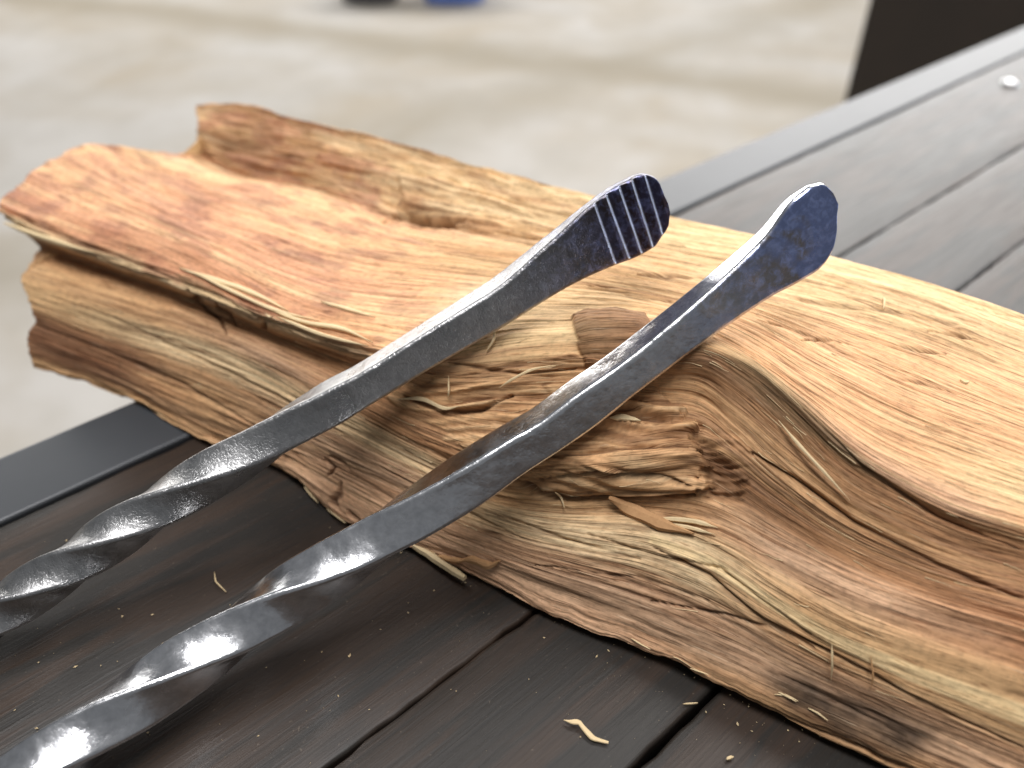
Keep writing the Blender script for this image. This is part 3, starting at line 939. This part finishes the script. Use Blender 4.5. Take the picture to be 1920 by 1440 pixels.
def sliver(name, pts, width, thick, mat, parent, lift=0.5, zs=None, on=None, seed=0, taper=(0.15, 0.1), sharp=False):
    """thin split fibre along pixel points lying on (or lifted off) the log or the table"""
    Q = []
    for k, (x, y) in enumerate(pts):
        if on == 'table':
            p = at_z(x, y, (lift + (zs[k] if zs else 0)) * mm); n = np.array([0, 0, 1.0])
        else:
            p, n = surf(x, y); p = p + n * (lift + (zs[k] if zs else 0)) * mm
        Q.append(np.concatenate([p, n]))
    Q = np.array(Q)
    t = np.linspace(0, 1, len(Q)); tq = np.linspace(0, 1, 18)
    R = np.stack([np.interp(tq, t, Q[:, q]) for q in range(6)], -1) if sharp else catmull(t, Q, tq)
    V, F = [], []
    for i in range(len(tq)):
        p = R[i, :3]; n = R[i, 3:] / np.linalg.norm(R[i, 3:])
        T = R[min(i + 1, 17), :3] - R[max(i - 1, 0), :3]; T /= np.linalg.norm(T)
        b = np.cross(n, T); b /= np.linalg.norm(b); n2 = np.cross(T, b)
        e = min(1.0, taper[0] + (1 - taper[0]) * tq[i] / 0.25, taper[1] + (1 - taper[1]) * (1 - tq[i]) / 0.35)
        w = width * mm * e * (1 + 0.08 * math.sin(i * 1.1 + seed)); h = thick * mm * (0.5 + 0.5 * e)
        w1_ = w * (0.9 + 0.12 * math.sin(i * 0.7 + seed * 2))
        for (s, q) in ((-w, -h), (w1_, -h), (w1_ * 0.8, h), (0.15 * w, h * 1.5), (-w * 0.8, h)):
            V.append(p + b * s * 0.5 + n2 * q * 0.5)
    for i in range(len(tq) - 1):
        for k in range(5):
            F.append((i * 5 + k, i * 5 + (k + 1) % 5, (i + 1) * 5 + (k + 1) % 5, (i + 1) * 5 + k))
    F.append((4, 3, 2, 1, 0)); F.append(tuple(17 * 5 + k for k in range(5)))
    o = mesh_obj(name, V, F, mat, parent, smooth_shade=False)
    if parent is not None:
        o.matrix_parent_inverse = Matrix.Translation(-parent.location)
    return o


S = lambda *a, **k: sliver('splinter', *a, M_PALE, log, **k)
T = lambda *a, **k: sliver('splinter', *a, M_TAN, log, **k)
sl = T([(1140, 932), (1185, 950), (1240, 978), (1300, 1000)], 4.2, 1.4, lift=1.2, seed=1)
S([(1458, 792), (1500, 835), (1545, 885), (1592, 932)], 0.9, 0.6, lift=1.0, zs=[0.3, 1.6, 1.6, 0.3], seed=2)
S([(1556, 1205), (1558, 1240), (1555, 1276)], 0.55, 0.4, lift=0.6, zs=[0, 1.2, 0], seed=3)
T([(1630, 1232), (1632, 1262), (1628, 1294)], 0.45, 0.4, lift=0.6, zs=[0, 1.0, 0], seed=4)
S([(1448, 1300), (1470, 1306), (1492, 1316)], 0.5, 0.35, lift=0.3, seed=5)
S([(1232, 968), (1290, 976), (1345, 988)], 1.6, 0.7, lift=0.8, seed=6)
S([(1228, 975), (1290, 988), (1343, 998)], 1.2, 0.7, lift=0.7, seed=7)
S([(745, 746), (790, 752), (830, 765), (865, 768)], 1.3, 0.4, lift=0.6, zs=[0, 0.5, 0.5, 1.2], seed=8)
S([(933, 732), (965, 706), (1000, 698), (1050, 690)], 0.9, 0.5, lift=1.0, zs=[0, 1.5, 1.5, 0.3], seed=9)
S([(838, 700), (842, 730), (838, 752)], 0.5, 0.4, lift=0.6, zs=[0, 1.0, 0], seed=10)
S([(1140, 782), (1170, 780), (1205, 788)], 2.0, 0.6, lift=1.0, seed=11)
S([(912, 655), (925, 635), (922, 610)], 0.8, 0.5, lift=0.8, zs=[0, 1.5, 3.0], seed=12)
S([(1040, 925), (1050, 930), (1060, 942)], 0.6, 0.4, lift=0.6, zs=[0, 1.0, 2.0], seed=13)
S([(335, 500), (400, 520), (470, 545), (540, 580)], 2.0, 0.8, lift=0.6, seed=14)
S([(360, 512), (440, 548), (520, 580), (600, 600)], 1.4, 0.7, lift=1.0, seed=15)
S([(470, 560), (560, 600), (640, 615), (700, 640)], 1.5, 0.7, lift=0.9, seed=16)
S([(600, 562), (650, 575), (705, 592)], 1.4, 0.6, lift=0.6, seed=17)
S([(520, 590), (600, 625), (690, 655)], 1.4, 0.8, lift=1.0, seed=18)
S([(10, 420), (50, 432), (100, 455), (180, 480)], 2.4, 1.0, lift=0.8, zs=[1, 1, 0, 0], seed=19)
S([(500, 585), (512, 592), (520, 600)], 0.6, 0.4, lift=0.8, zs=[0, 1, 3], seed=20)
S([(1655, 555), (1657, 565), (1652, 578)], 0.8, 0.6, lift=0.6, zs=[0, 0.5, 0], seed=21)
T([(865, 1050), (890, 1052), (915, 1055), (936, 1048)], 2.6, 1.2, lift=0.8, seed=22)
T([(820, 1040), (850, 1046), (880, 1052)], 1.8, 1.0, lift=0.8, seed=23)
for (x, y, a) in ((1290, 1255, 0.3), (1455, 1298, 0.5), (1512, 1330, 0.4), (1180, 1195, 0.5), (560, 925, 0.6), (610, 958, 0.6)):
    S([(x, y), (x + 16, y + 16 * a), (x + 36, y + 36 * a)], 0.45, 0.35, lift=0.3, zs=[0, 0.2, 0.6], seed=x)
# the stout sliver peeling off the lower edge
p0, n0 = surf(790, 1028)
pp = sliver('splinter', [(775, 1022), (800, 1036), (835, 1060), (872, 1084)], 2.2, 1.6, M_PALE, log, on='table', lift=4.5, zs=[0, 0, 0.5, 1.0], seed=30, taper=(0.6, 0.75))
# whitish resin speck
S([(1800, 708), (1810, 713), (1818, 711)], 0.8, 0.5, lift=0.3, seed=31)

# fine torn fibres standing off the split faces
V, F = [], []
r2 = np.random.default_rng(11)
cand = np.where((li[:, NU // 2] > 2.2) & (li[:, NU // 2] < 14.9))[0]
bias = np.where((li[cand, NU // 2] > 7.9) & (li[cand, NU // 2] < 12.6), 3.0, 1.0); bias /= bias.sum()
for k in range(280):
    a = int(r2.choice(cand, p=bias)); L = int(r2.integers(6, 26)); b = int(r2.integers(8, NU - L - 8))
    idx = np.linspace(b, b + L, 5).astype(int)
    drift = int(r2.integers(-3, 4)); lift = r2.uniform(0.1, 0.9) * mm; wd = r2.uniform(0.07, 0.16) * mm
    e0 = r2.random() < 0.5
    b0 = len(V)
    for q, ix in enumerate(idx):
        ra = min(max(a + int(drift * q / 4), 2), NV - 3)
        p = Pd[ra, ix]; n_ = N[ra, ix]
        t = q / 4 if e0 else 1 - q / 4
        d_ = Pd[ra, min(ix + 1, NU - 1)] - Pd[ra, ix - 1]; d_ /= np.linalg.norm(d_) + 1e-9
        sd_ = np.cross(n_, d_); w_ = wd * (1 - 0.7 * t)
        p = p + n_ * (0.1 * mm + lift * t * t)
        V += [p - sd_ * w_, p + sd_ * w_, p + n_ * w_ * 1.2]
    for q in range(4):
        c_ = b0 + q * 3
        F += [(c_, c_ + 1, c_ + 4, c_ + 3), (c_ + 1, c_ + 2, c_ + 5, c_ + 4), (c_ + 2, c_, c_ + 3, c_ + 5)]
    F += [(b0, b0 + 2, b0 + 1), (b0 + 12, b0 + 13, b0 + 14)]
fib = mesh_obj('torn_fibres', V, F, M_PALE, log, smooth_shade=False)
fib.matrix_parent_inverse = Matrix.Translation(-log.location)
tag(fib, kind='stuff')

# ------------------------------------------------------------------ forged bars
def forged_bar(name, pairs, tail, phi, twist, mat, stock, seed, grooves=(), thick=None, label='', edge_heat=0.12, hot0=0.62):
    """pairs: ((ridge px),(lower edge px), depth mm) from the twist to the tip; tail: (centre px, depth) from the twist outwards"""
    st = []
    for (t, b, d) in pairs:
        st.append((np.array(t, float), np.array(b, float), d))
    tl_ = [at_d(x, y, d * mm) for (x, y, d) in tail]
    m0 = at_d(*((st[0][0] + st[0][1]) / 2), st[0][2] * mm); m1 = at_d(*((st[5][0] + st[5][1]) / 2), st[5][2] * mm)
    Tt = (m1 - m0) / np.linalg.norm(m1 - m0)
    N0 = np.array([0, 0, 1.0]) - Tt[2] * Tt; N0 /= np.linalg.norm(N0); B0 = np.cross(Tt, N0)
    BF = B0 * math.cos(phi) + N0 * math.sin(phi)          # normal of the broad face

    def on_face(p):
        r = ray(*p); o = np.array([0, 0, H])
        return o + r * (((m0 - o) @ BF) / (r @ BF))
    C_, h_, b_, NP = [], [], [], []
    for i, (t, b, d) in enumerate(st):
        t3, b3 = on_face(t), on_face(b)
        bb = thick[i] * mm / 2
        C_.append((t3 + b3) / 2 - BF * bb); h_.append(np.linalg.norm(t3 - b3) / 2); b_.append(bb); NP.append((t3 - b3) / np.linalg.norm(t3 - b3))
    hs = stock * mm / 2
    tail_c = np.array(tl_)[::-1]
    Call = np.concatenate([tail_c, np.array(C_)])
    hall = np.concatenate([[hs] * len(tail_c), h_]); ball = np.concatenate([[hs] * len(tail_c), b_])
    # blend stock near the twist
    sC = np.concatenate([[0], np.cumsum(np.linalg.norm(np.diff(Call, axis=0), axis=1))])
    n = 1000
    sq = np.concatenate([np.linspace(0, sC[-1] - 0.034, n - 300, endpoint=False), np.linspace(sC[-1] - 0.034, sC[-1], 300)])
    # finer rings towards the tip end
    Cq = catmull(sC, Call, sq)
    NPq = pchip(sC, np.concatenate([[NP[0]] * len(tail_c), NP]), sq)
    NPq /= np.linalg.norm(NPq, axis=1, keepdims=True)
    hq = pchip(sC, hall, sq)[:, 0]; bq = pchip(sC, ball, sq)[:, 0]
    ker = np.hanning(27); ker /= ker.sum()
    Craw = Cq.copy()
    Cp = np.pad(Cq, ((13, 13), (0, 0)), mode='edge')
    # keep the ends linear while smoothing
    Cp[:13] = Cq[0] + (Cq[1] - Cq[0]) * np.arange(-13, 0)[:, None]; Cp[-13:] = Cq[-1] + (Cq[-1] - Cq[-2]) * np.arange(1, 14)[:, None]
    Cq = np.stack([np.convolve(Cp[:, k], ker, 'valid') for k in range(3)], -1)
    wt = smooth(sC[-1] - 0.02, sC[-1] - 0.008, sq)[:, None]
    Cq = Cq * (1 - wt) + Craw * wt
    Tq = np.gradient(Cq, sq, axis=0); Tq /= np.linalg.norm(Tq, axis=1, keepdims=True)
    s_tw = sC[len(tail_c)]            # twist starts left of this
    roll = np.full(n, phi)
    per = twist[0] * mm; ease = twist[2] * mm
    x_ = np.clip(s_tw - sq, 0, None)
    tw = np.where(x_ < ease, x_ * x_ / (2 * ease), x_ - ease / 2)
    roll = phi + twist[1] * (math.pi / 2) * tw / per
    # rounded rectangle profile, per-side samples
    prof = []
    ns, nc = 15, 6
    for side in range(4):
        for k in range(ns):
            prof.append((side, 's', k / ns))
        for k in range(nc):
            prof.append((side, 'c', (k + 0.0) / nc))
    m = len(prof)
    V = np.zeros((n, m, 3)); heat = np.zeros((n, m)); front_id = np.zeros(m, bool)
    base_r = 0.0014
    for i in range(n):
        Tt = Tq[i]
        N0 = np.array([0, 0, 1.0]) - Tt[2] * Tt; N0 /= np.linalg.norm(N0); B0 = np.cross(Tt, N0)
        c, s = math.cos(roll[i]), math.sin(roll[i])
        Nn = N0 * c - B0 * s; Bn = B0 * c + N0 * s
        wb = float(smooth(s_tw - 0.002, s_tw + 0.016, sq[i]))
        Nn = Nn * (1 - wb) + NPq[i] * wb; Nn /= np.linalg.norm(Nn)
        Bn = Bn * (1 - wb) + BF * wb; Bn /= np.linalg.norm(Bn)
        a, b = hq[i], bq[i]
        r = min(base_r, 0.8 * b, 0.8 * a)
        # corners order: (B+,N+) -> (B+,N-) -> (B-,N-) -> (B-,N+)
        cs = [(b, a), (b, -a), (-b, -a), (-b, a)]
        for j, (side, kind, t) in enumerate(prof):
            p, q = cs[side], cs[(side + 1) % 4]
            dx, dy = q[0] - p[0], q[1] - p[1]
            L = math.hypot(dx, dy) or 1e-9
            ex, ey = dx / L, dy / L
            if kind == 's':
                w = r + (L - 2 * r) * t
                x, y = p[0] + ex * w, p[1] + ey * w
            else:
                # arc round corner q
                nx, ny = -ey, ex           # outward normal for this winding
                if nx * (p[0] + q[0]) + ny * (p[1] + q[1]) < 0: nx, ny = -nx, -ny
                cx, cy = q[0] - ex * r - nx * r, q[1] - ey * r - ny * r
                an = t * math.pi / 2
                x, y = cx + r * (nx * math.cos(an) + ex * math.sin(an)), cy + r * (ny * math.cos(an) + ey * math.sin(an))
            V[i, j] = Cq[i] + Bn * x + Nn * y
    # hammer marks and unevenness
    nrm = np.cross(np.gradient(V, axis=0), np.roll(V, -1, 1) - np.roll(V, 1, 1))
    nrm /= np.linalg.norm(nrm, axis=2, keepdims=True) + 1e-12
    outw = V - Cq[:, None]
    if (nrm * outw).sum() < 0: nrm = -nrm
    S_ = sq[:, None] * 1000; J = np.arange(m)[None, :] * 1.0
    ham = np.zeros((n, m))
    for side in range(4):
        sel = slice(side * (ns + nc), (side + 1) * (ns + nc))
        ham[:, sel] = 0.12 * fbm(S_ / 9.0, J[:, sel] / 14.0 + side * 31, seed + side, 2) + 0.035 * fbm(S_ / 2.2, J[:, sel] / 5.0 + side * 31, seed + 9 + side, 3)
    # soften across side joints
    kk = np.array([1, 2, 3, 2, 1]) / 9.0
    ham = sum(kk[q] * np.roll(ham, q - 2, 1) for q in range(5))
    V = V + nrm * (ham * mm)[..., None]
    # chisel grooves cut across the flattened face: (top px, bottom px)
    pr = project(V); cutm = np.zeros((n, m))
    for (t, b) in grooves:
        d, tt = linedist([t, b], pr[..., 0], pr[..., 1])
        ex, ey = b[0] - t[0], b[1] - t[1]; L = math.hypot(ex, ey)
        side_ = ((pr[..., 0] - t[0]) * ey - (pr[..., 1] - t[1]) * ex) / L      # signed px, + = towards the tip
        facing = smooth(0.55, 0.9, nrm @ BF)
        along = ((pr[..., 0] - t[0]) * ex + (pr[..., 1] - t[1]) * ey) / L
        on = smooth(-6, 2, along) * (1 - smooth(L - 2, L + 6, along))
        prof_g = np.where(side_ > 3.2, np.clip(1 - (side_ - 3.2) / 15.0, 0, 1), np.clip((side_ + 1.2) / 4.4, 0, 1))
        V = V - nrm * (mm * 0.75 * prof_g * on * facing)[..., None]
        cutm = np.maximum(cutm, np.exp(-((side_ - 0.8) / 2.2) ** 2) * on * facing)
    tips = smooth(s_tw + hot0 * (sq[-1] - s_tw) - 0.03, s_tw + hot0 * (sq[-1] - s_tw) + 0.03, sq)
    heat = tips[:, None] * (edge_heat + (1 - edge_heat) * smooth(0.45, 0.8, nrm @ BF))
    root = empty(name, tuple(float(q) for q in Call[0] * np.array([1, 1, 0])))
    tag(root, label, 'steel bar', 'forged bars leaning on the log')
    # whole-surface normals shared by the parts so that the joints do not show
    nv = np.cross(np.gradient(V, axis=0), np.roll(V, -1, 1) - np.roll(V, 1, 1)); nv /= np.linalg.norm(nv, axis=2, keepdims=True) + 1e-12
    if (nv * outw).sum() < 0: nv = -nv
    i_tw = int(np.searchsorted(sq, s_tw - 0.004)); i_tip = int(np.searchsorted(sq, s_tw + (sq[-1] - s_tw) * 0.66))
    for (pn, i0_, i1_) in (('twisted_section', 0, i_tw), ('square_shaft', i_tw, i_tip), ('flattened_tip', i_tip, n - 1)):
        vv = V[i0_:i1_ + 1].reshape(-1, 3); nn = nv[i0_:i1_ + 1].reshape(-1, 3); hh = heat[i0_:i1_ + 1].reshape(-1); cc = list(cutm[i0_:i1_ + 1].reshape(-1))
        k = i1_ - i0_ + 1; F = []
        for i in range(k - 1):
            for j in range(m):
                j2 = (j + 1) % m
                F.append((i * m + j, (i + 1) * m + j, (i + 1) * m + j2, i * m + j2))
        vv = list(map(tuple, vv)); nn = list(map(tuple, nn)); hh = list(hh)
        if pn == 'flattened_tip':
            e = len(vv); vv.append(tuple(Cq[-1] + Tq[-1] * 0.0004)); nn.append(tuple(Tq[-1])); hh.append(1.0); cc.append(0.0)
            F += [((k - 1) * m + j, e, (k - 1) * m + (j + 1) % m) for j in range(m)]
        if pn == 'twisted_section':
            e = len(vv); vv.append(tuple(Cq[0] - Tq[0] * 0.0004)); nn.append(tuple(-Tq[0])); hh.append(0.0); cc.append(0.0)
            F += [(e, j, (j + 1) % m) for j in range(m)]
        f0 = F[m * 2 + 3]; A_ = [np.array(vv[q]) for q in f0]
        if np.cross(A_[1] - A_[0], A_[2] - A_[0]) @ np.array(nn[f0[0]]) < 0:
            F = [tuple(reversed(f)) for f in F]
        o = mesh_obj(pn, vv, F, mat, root)
        at_ = o.data.attributes.new('temper', 'FLOAT', 'POINT'); at_.data.foreach_set('value', np.array(hh, np.float32))
        at_ = o.data.attributes.new('cut', 'FLOAT', 'POINT'); at_.data.foreach_set('value', np.array(cc, np.float32))
        o.data.normals_split_custom_set_from_vertices([tuple(float(c) for c in q) for q in nn])
        o.matrix_parent_inverse = Matrix.Translation(-root.location)
    return root


D1 = 235
pairs1 = [((681, 699), (712, 752), D1), ((775, 640), (806, 696), D1), ((869, 581), (902, 641), D1), ((925, 546), (962, 605), D1),
          ((1037, 450), (1073, 537), D1), ((1110, 385), (1153, 500), D1), ((1160, 349), (1205, 479), D1), ((1190, 333), (1228, 466), D1),
          ((1217, 328), (1246, 442), D1), ((1236, 340), (1254, 428), D1), ((1246, 365), (1256, 412), D1), ((1252, 378), (1257, 402), D1)]
tail1 = [(619, 757, 240), (525, 812, 239.5), (478, 842, 239), (365, 908, 237), (250, 980, 234), (150, 1047, 231), (0, 1146, 227), (-150, 1248, 222)]
thick1 = [10.6, 10.6, 10.8, 11.0, 8.0, 5.5, 5.0, 4.4, 3.6, 2.8, 2.2, 1.6]
gr1 = [((1113, 378), (1156, 500)), ((1136, 364), (1182, 490)), ((1160, 348), (1205, 480)), ((1183, 332), (1226, 468)), ((1209, 326), (1244, 444))]
forged_bar('forged_steel_bar', pairs1, tail1, math.radians(17), (25, 1, 87), M_STEEL_A, 11.4, 300, gr1, thick1, edge_heat=0.65,
           label='dark twisted steel bar with five grooves cut across its blunt flattened tip')
D2 = 219
pairs2 = [((952, 831), (992, 887), D2), ((1015, 794), (1056, 846), D2), ((1077, 747), (1118, 803), D2), ((1171, 681), (1212, 728), D2),
          ((1234, 631), (1276, 680), D2), ((1311, 566), (1352, 624), D2), ((1402, 482), (1450, 558), D2), ((1446, 435), (1502, 530), D2),
          ((1490, 376), (1546, 500), D2), ((1517, 354), (1564, 472), D2), ((1537, 346), (1571, 440), D2), ((1551, 348), (1572, 400), D2), ((1561, 358), (1573, 386), D2)]
tail2 = [(859, 911, 224), (771, 968, 223.5), (702, 1012, 223), (661, 1040, 222), (529, 1124, 219), (437, 1188, 215), (328, 1262, 209), (219, 1338, 203), (109, 1418, 196), (0, 1500, 190), (-90, 1570, 185)]
thick2 = [11.6, 11.2, 11, 10.8, 10.4, 9.4, 7.6, 6.2, 4.8, 3.8, 3.0, 2.2, 1.6]
forged_bar('forged_steel_bar', pairs2, tail2, math.radians(18), (39, 1, 70), M_STEEL_B, 12.6, 340, (), thick2,
           label='brighter twisted steel bar with smooth blue-tinted rounded tip, nearer the viewer')

# ------------------------------------------------------------------ things on the table
def chip(pts, w, th, label, seed, zs):
    o = sliver('wood_chip', pts, w, th, M_PALE, None, on='table', lift=0.9, zs=zs, seed=seed, taper=(0.12, 0.5), sharp=True)
    return tag(o, label, 'wood chip', 'loose chips on the table')


chip([(1057, 1350), (1070, 1353), (1086, 1353), (1096, 1366), (1112, 1384), (1126, 1388), (1141, 1392)], 1.5, 0.35, 'curled pale wood chip lying alone on the dark planks', 3, [0.5, 0.9, 1.0, 0.6, 0.2, 0.1, 0.1])
chip([(1280, 1320), (1295, 1319), (1308, 1318)], 0.5, 0.4, 'straw-thin pale splinter on the planks close below the log', 5, [0, 0.1, 0])
chip([(1362, 1424), (1368, 1420), (1375, 1419)], 0.9, 0.4, 'tiny pale wood chip at the bottom edge right of the groove', 6, [0, 0.1, 0])
chip([(402, 1072), (404, 1090), (424, 1110)], 0.5, 0.4, 'fine bent fibre on the plank between the two bars', 7, [0, 0.1, 0])
# sawdust
V, F = [], []
for k in range(210):
    x = rng.uniform(20, 1500); y = rng.uniform(1000, 1440)
    by_ = interp_line(bottom, x)[0]
    if k % 3 == 0:
        x = rng.uniform(600, 1600); by_ = interp_line(bottom, x)[0]; y = by_ + 8 + 60 * rng.random() ** 2
    if y < by_ + 6: continue
    p = at_z(x, y, 0.00035)
    if min(abs(float(p[:2] @ PQ) - g_) for g_ in qs) < 0.0026: continue
    s = 0.00011 * (0.5 + rng.random() ** 4 * 3.2); a = rng.uniform(0, 6.28)
    e = np.array([math.cos(a), math.sin(a), 0]) * s * rng.uniform(1, 2.5); g = np.array([-math.sin(a), math.cos(a), 0]) * s
    b0 = len(V)
    V += [p - e, p - g * 0.8, p + e, p + g, p + np.array([0, 0, s])]
    V[-1] = p + np.array([0, 0, s * 1.2])
    F += [(b0, b0 + 1, b0 + 4), (b0 + 1, b0 + 2, b0 + 4), (b0 + 2, b0 + 3, b0 + 4), (b0 + 3, b0, b0 + 4), (b0 + 3, b0 + 2, b0 + 1, b0)]
sd = mesh_obj('sawdust', V, F, M_PALE, None, smooth_shade=False)
tag(sd, 'fine pale sawdust specks scattered over the dark planks', 'sawdust', kind='stuff')

# ------------------------------------------------------------------ things on the floor behind
g = at_z(1612, 150, FLOOR_Z)


def cabinet():
    p = at_d(1612, 75, 1.55)
    root = empty('cabinet', (float(p[0]), float(p[1]), FLOOR_Z), -math.atan2(float(p[0]), float(p[1])) - 0.12)
    tag(root, 'dark brown blurred upright cabinet on the floor past the table rail', 'cabinet')
    bevel_box('carcass', 0.0, 0.55, 0.0, 0.40, 0.04, 0.80, 0.004, M_DARKW, root)
    bevel_box('plinth', 0.02, 0.53, 0.02, 0.38, 0.0, 0.04, 0.003, M_DARKW, root)
    for x in (0.012, 0.278):
        d = bevel_box('door', x, x + 0.26, -0.018, -0.0005, 0.06, 0.78, 0.004, M_DARKW, root)
        bevel_box('handle', x + (0.22 if x < 0.1 else 0.03), x + (0.235 if x < 0.1 else 0.045), -0.035, -0.0185, 0.36, 0.48, 0.003, M_BOLT, d)


cabinet()


def tub(px_, w, hgt, depth, mat, name, label, cat, seed):
    p = at_z(px_, 9, FLOOR_Z)
    n = 40; V, F = [], []
    prof = [(0.0, 0.004), (0.88, 0.0), (0.92, 0.02), (1.0, hgt - 0.03), (1.06, hgt - 0.028), (1.06, hgt), (0.98, hgt), (0.90, 0.03), (0.0, 0.03)]
    for (r, z) in prof:
        for k in range(n):
            a = 2 * math.pi * k / n
            ca_, sa_ = math.cos(a), math.sin(a)
            q = (abs(ca_) ** 4 + abs(sa_) ** 4) ** (-0.25)
            V.append((r * q * ca_ * w / 2, r * q * sa_ * depth / 2, z))
    for i in range(len(prof) - 1):
        for k in range(n):
            F.append((i * n + k, i * n + (k + 1) % n, (i + 1) * n + (k + 1) % n, (i + 1) * n + k))
    o = mesh_obj(name, V, F, mat)
    o.location = (float(p[0]), float(p[1]) + depth * 0.46, FLOOR_Z)
    return tag(o, label, cat)


tub(850, 0.33, 0.22, 0.26, M_BLUE, 'storage_tub', 'blurred blue plastic tub on the floor at the top edge', 'tub', 1)
tub(690, 0.30, 0.20, 0.26, M_RUB, 'storage_tub', 'blurred dark grey tub on the floor left of the blue one', 'tub', 2)
